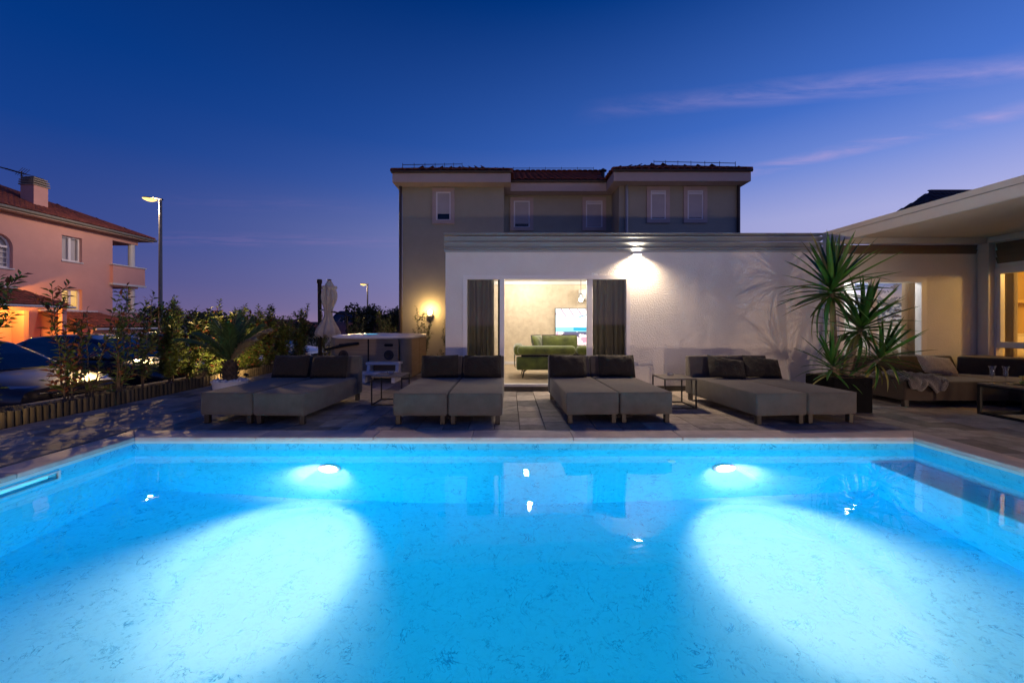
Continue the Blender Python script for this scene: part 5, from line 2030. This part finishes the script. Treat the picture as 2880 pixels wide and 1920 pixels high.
def frond(base, az, elev, L, droop, seed, mat):
    r = random.Random(seed)
    mb = MB()
    d0 = Vector((math.cos(az), math.sin(az), 0))
    pts = []
    p = Vector(base)
    n_ = 16
    e_ = elev
    for k in range(n_ + 1):
        pts.append(p.copy())
        p = p + (d0 * math.cos(e_) + Vector((0, 0, math.sin(e_)))) * (L / n_)
        e_ -= droop / n_ * (1.8 * k / n_)
    mb.tube(pts, [.010 * (1 - .8 * k / n_) + .002 for k in range(n_ + 1)], 5)
    side = Vector((-d0.y, d0.x, 0))
    for k in range(2, n_ * 3):
        t = k / (n_ * 3)
        i_ = min(n_ - 1, int(t * n_))
        q = pts[i_].lerp(pts[i_ + 1], t * n_ - i_)
        tg = (pts[i_ + 1] - pts[i_]).normalized()
        upv = side.cross(tg)
        ll = (.10 + .22 * math.sin(math.pi * min(1, t * 1.05)) ** .7) * r.uniform(.85, 1.1)
        for s in (-1, 1):
            dd = (tg * .9 + side * s * (.62 - .25 * t) + upv * r.uniform(.15, .4)).normalized()
            w_ = tg.cross(dd).normalized().cross(dd).normalized() * .0075
            m_ = q + dd * ll * .55
            e2 = q + dd * ll - Vector((0, 0, .025 + .02 * r.random()))
            mb.quad(q - w_ * .6, q + w_ * .6, m_ + w_, m_ - w_)
            mb.quad(m_ - w_, m_ + w_, e2)
    return mb.build('frond', mat, pp)


for k, (az, el, L, dr) in enumerate(((75, 84, 1.25, .3), (100, 80, 1.15, .4), (20, 76, 1.2, .6), (165, 74, 1.15, .6), (250, 78, 1.0, .5), (300, 74, 1.05, .6),
                                     (5, 55, 1.25, 1.0), (170, 52, 1.25, 1.1), (60, 62, 1.2, .8), (125, 58, 1.2, .9), (-25, 48, 1.2, 1.2), (200, 45, 1.25, 1.2), (230, 60, 1.0, .9), (90, 70, 1.1, .5))):
    frond((-5.15, 7.35, .58), R(az), R(el), L * .78, dr, k + 50, 'palm_dry' if k in (6, 10) else 'palm')

# ================================================================== YUCCA
yc = thing('yucca_plant', 'tall yucca with sword leaves in a black square pot by the pergola', 'yucca', (4.98, 6.05, 0))
mb = MB()
mb.prism([(4.70, 5.76), (5.26, 5.76), (5.26, 6.32), (4.70, 6.32)], 2, .001, .50, .008, 2)
mb.build('pot', 'pot', yc)
MB().box(4.73, 5.23, 5.79, 6.29, .501, .508).build('soil', 'soil', yc)
crowns = [((4.90, 6.05, 1.78), (.03, 0, 1), 76, .78), ((5.28, 5.98, 1.20), (.14, -.1, 1), 66, .70), ((4.80, 5.90, .62), (-.15, -.1, 1), 36, .52), ((5.42, 5.84, .76), (.30, -.25, 1), 46, .55)]
for (cx_, cy__, cz_), d, n_, L in crowns:
    bx, by = 4.98 + (cx_ - 4.98) * .35, 6.04 + (cy__ - 6.04) * .3
    MB().tube([(bx, by, .50), (bx + (cx_ - bx) * .35, by + (cy__ - by) * .4, .5 + (cz_ - .5) * .4), (cx_, cy__, cz_), (cx_ + d[0] * .1, cy__ + d[1] * .1, cz_ + .10)],
              [.05, .042, .036, .02], 10).build('trunk', 'trunk', yc, smooth=True)


def sword(curl, seed):
    """unit leaf along +x, droops in -z"""
    r = random.Random(seed)
    b = MB()
    n_ = 7
    for k in range(n_ + 1):
        t = k / n_
        w_ = .050 * (math.sin(math.pi * (.16 + .80 * t ** .8)) ** .8) * (1 if t < .98 else .05)
        z = -curl * t ** 2.2
        x_ = t * (1 - .18 * curl * t)
        for s in (-1, 0, 1):
            b.v.append((x_, s * w_, z + (abs(s) * w_ * .45)))
    for k in range(n_):
        for j in range(2):
            a = k * 3 + j
            b.f.append((a, a + 3, a + 4, a + 1))
    return b


swords = {}
for q in range(5):
    for mname in ('yucca', 'yucca_old'):
        me = sword((.02, .10, .25, .5, .9)[q], q).mesh('leaf')
        me.materials.append(MT[mname])
        for p in me.polygons:
            p.use_smooth = True
        swords[(q, mname)] = me
for ci_, ((cx_, cy__, cz_), d, n_, L) in enumerate(crowns):
    ax = Vector(d).normalized()
    rot0 = Vector((0, 0, 1)).rotation_difference(ax).to_matrix().to_4x4()
    for k in range(n_):
        t = (k + .5) / n_
        el = R(88 - 128 * t ** 1.05) + rnd.uniform(-.10, .10)
        az = k * 2.39996 + rnd.uniform(-.15, .15)
        ln = L * (.72 + .38 * math.sin(math.pi * min(1, .25 + t * .75))) * rnd.uniform(.88, 1.1)
        q = 0 if t < .22 else (rnd.choice((0, 1, 1)) if t < .45 else rnd.choice((1, 1, 2, 2, 3)))
        if t > .88:
            q = rnd.choice((3, 4, 2))
        mn = 'yucca_old' if (t > .78 and rnd.random() < .5) or rnd.random() < .03 else 'yucca'
        M_ = Matrix.Translation(Vector((cx_, cy__, cz_)) + ax * (.10 - .20 * t) - ORG[yc.name]) @ rot0 @ Matrix.Rotation(az, 4, 'Z') @ Matrix.Rotation(-el, 4, 'Y') @ Matrix.Diagonal((ln, ln * rnd.uniform(.75, 1.0), ln, 1))
        o = bpy.data.objects.new('leaf', swords[(q, mn)])
        col.objects.link(o)
        o.parent = yc
        o.matrix_local = M_

# ================================================================== HEDGE SAPLINGS
def leaf_into(mb, p, d, L, w, r):
    side = d.cross(Vector((0, 0, 1)))
    if side.length < .05:
        side = Vector((1, 0, 0))
    side.normalize()
    side = (side + d.cross(side) * r.uniform(-.8, .8)).normalized()
    nrm = side.cross(d)
    m_ = p + d * L * .45
    i = len(mb.v)
    mb.v += [tuple(p), tuple(m_ + side * w + nrm * w * .3), tuple(p + d * L - Vector((0, 0, L * .12))), tuple(m_ - side * w + nrm * w * .3)]
    mb.f += [(i, i + 1, i + 2), (i, i + 2, i + 3)]


def sapling(x, y, z, h, label, seed, stems=4, dens=1.0, dry=.06, spread=.30, group='saplings of the street hedge', leaf=.115, low=.25):
    r = random.Random(seed)
    t = thing('laurel_sapling', label, 'shrub', (x, y, z), group)
    wood, green, brown = MB(), MB(), MB()
    def clothe(pts, n_, start):
        for k in range(n_):
            s = start + (1 - start) * (k + r.random()) / n_
            i_ = min(len(pts) - 2, int(s * (len(pts) - 1)))
            q = pts[i_].lerp(pts[i_ + 1], s * (len(pts) - 1) - i_)
            tg = (pts[i_ + 1] - pts[i_]).normalized()
            a = k * 2.4 + r.uniform(-.5, .5)
            o1 = tg.orthogonal().normalized()
            o2 = tg.cross(o1)
            out = o1 * math.cos(a) + o2 * math.sin(a)
            d = (out * r.uniform(.7, 1.1) + tg * r.uniform(.25, .9) + Vector((0, 0, .15))).normalized()
            L = leaf * r.uniform(.7, 1.25) * (.75 if s > .93 else 1)
            leaf_into(brown if r.random() < dry else green, q + out * .008, d, L, L * r.uniform(.17, .24), r)
    for s in range(stems):
        a = r.uniform(0, 6.28)
        hh = h * (1 if s == 0 else r.uniform(.55, .95))
        lean = spread * r.uniform(.25, 1) * (hh / h)
        p0 = Vector((x + .03 * math.cos(a), y + .03 * math.sin(a), z - .05))
        pts = []
        for k in range(9):
            u = k / 8
            pts.append(p0 + Vector((math.cos(a) * lean * u ** 1.2 + r.uniform(-.02, .02), math.sin(a) * lean * u ** 1.2 + r.uniform(-.02, .02), hh * u)))
        wood.tube(pts, [.013 * (1 - .8 * k / 8) for k in range(9)], 5)
        clothe(pts, int(52 * dens * hh), low)
        for b in range(int(5 * dens * hh) + 2):
            u = r.uniform(low * .6, .92)
            i_ = int(u * 8)
            q = pts[i_]
            ab = r.uniform(0, 6.28)
            bl = r.uniform(.16, .42) * (1.1 - .5 * u)
            bp = [q + Vector((math.cos(ab) * bl * v_ * .8, math.sin(ab) * bl * v_ * .8, bl * v_ * (.5 + .5 * v_))) for v_ in (0, .33, .66, 1)]
            wood.tube(bp, [.006, .005, .004, .002], 4)
            clothe(bp, int(20 * dens * (bl / .3)) + 5, .15)
    wood.build('stems', 'bark', t)
    green.build('foliage', 'leaf', t)
    if brown.f:
        brown.build('dry_leaves', 'leaf_dry', t)
    return t


labs = ['leafy laurel sapling at the left edge of the picture', 'sapling with curled brown leaves in front of the number plate', 'thin bare sapling between the dark brown and navy cars',
        'tall sapling before the navy car with its door mirror', 'sapling right of the navy car mirror', 'bushy sapling in front of the tall street lamp', 'sapling just left of the small palm',
        'sapling rising behind the small palm crown', 'thick sapling above the garden spotlight', 'dense sapling right of the garden spotlight', 'tall thin sapling behind the first daybed cushions',
        'sapling left of the parasol post', 'sapling seen through behind the parasol canopy', 'sapling under the parasol crank arm']
spots = [(-6.62, 4.98, 1.62, 5, 1.1, .10, .22), (-6.72, 6.05, 1.62, 5, .85, .42, .34), (-6.80, 6.45, 1.50, 3, .35, .25, .45), (-6.62, 6.75, 1.62, 4, .75, .16, .30), (-6.70, 7.25, 1.58, 4, .8, .12, .30),
         (-6.72, 7.95, 1.55, 5, 1.15, .05, .34), (-6.80, 8.45, 1.48, 5, 1.0, .10, .34), (-6.70, 8.95, 1.55, 5, 1.1, .12, .34), (-6.75, 9.45, 1.42, 7, 1.25, .06, .36), (-6.70, 9.95, 1.50, 7, 1.25, .05, .36),
         (-6.75, 10.5, 1.50, 6, 1.2, .10, .34), (-6.68, 11.1, 1.52, 5, 1.1, .10, .32), (-6.75, 11.8, 1.55, 6, 1.2, .06, .35), (-6.70, 12.6, 1.62, 5, 1.1, .08, .33)]
for k, ((x_, y_, h_, st_, dn_, dr_, sp2), lb) in enumerate(zip(spots, labs)):
    sapling(x_, y_, .08, h_ * 1.16, lb, 100 + k, st_ + (2 if k >= 5 else 0), dn_ * (.9 if k >= 5 or k == 0 else .62), dr_, sp2, low=.10 if k >= 8 else .2)
sapling(-2.55, 11.75, 0, 1.85, 'slender sapling in front of the glowing house lamp', 300, 3, .95, .02, .34, 'saplings beside the sage house', .075, .05)
sapling(-1.80, 11.95, 0, 1.45, 'short sapling squeezed against the annex corner', 301, 3, .9, .02, .20, 'saplings beside the sage house', .07, .05)
for k, (x_, y_) in enumerate(((-5.9, 12.9), (-5.1, 13.2), (-4.2, 13.3), (-3.75, 12.4))):
    sapling(x_, y_, -.05, 1.75 + .1 * (k % 2), ('sapling behind the hot tub nearest the parasol arm', 'second sapling behind the hot tub', 'third sapling behind the hot tub', 'sapling behind the hot tub beside the house corner')[k],
            310 + k, 4, 1.0, .04, .30, 'saplings behind the hot tub', .08, .1)


# ================================================================== FAR TREES
def tree(x, y, z, h, rw, label, seed, n=2600, lf=.22, flat=1.):
    r = random.Random(seed)
    t = thing('dark_tree', label, 'tree', (x, y, z), 'far trees against the dusk sky')
    wood = MB()
    wood.tube([(x, y, z), (x + .1, y, z + h * .45), (x, y + .1, z + h * .8)], [.22, .15, .05], 8)
    lobes = []
    for k in range(16):
        a = r.uniform(0, 6.28)
        rr2 = rw * r.uniform(.15, .72)
        zz_ = z + h * r.uniform(.35, .88)
        lobes.append((Vector((x + rr2 * math.cos(a), y + rr2 * math.sin(a), zz_)), rw * r.uniform(.28, .5)))
        wood.tube([(x, y, z + h * .4), tuple(lobes[-1][0])], [.07, .02], 5)
    lv = MB()
    for k in range(n):
        c_, q = r.choice(lobes)
        d = Vector((r.gauss(0, 1), r.gauss(0, 1), r.gauss(0, 1))).normalized()
        p = c_ + Vector((d.x, d.y, d.z * .75 * flat)) * q * r.uniform(.55, 1.05)
        s = lf * r.uniform(.5, 1.2)
        u = Vector((r.gauss(0, 1), r.gauss(0, 1), r.gauss(0, 1))).normalized()
        w_ = u.cross(d).normalized() * s * .45
        lv.quad(p - w_, p + u * s * .5, p + w_, p - u * s * .5)
    wood.build('trunk', 'bark', t)
    lv.build('crown', 'tree', t)


tree(-12.6, 34, -1.5, 4.6, 2.1, 'round dark tree beside the far street lamp', 1)
tree(-10.3, 35, -1.6, 4.9, 1.9, 'dark tree touching the corner of the sage house', 2)
tree(-9.0, 33, -1.5, 4.4, 1.6, 'lower dark tree behind the corner of the sage house', 3, 1800)
tree(-23.0, 30, -1.6, 4.0, 1.8, 'dark tree just right of the tall street lamp pole', 4)
tree(-27.5, 31, -1.6, 4.4, 2.2, 'dark tree seen through the lower balcony of the pink house', 5)
tree(-20.8, 40, -2.4, 4.1, 2.0, 'dark tree left of the parasol on the skyline', 6, 1800)
tree(-31, 44, -2.6, 4.4, 2.4, 'far dark tree above the palm fronds', 7, 1600)
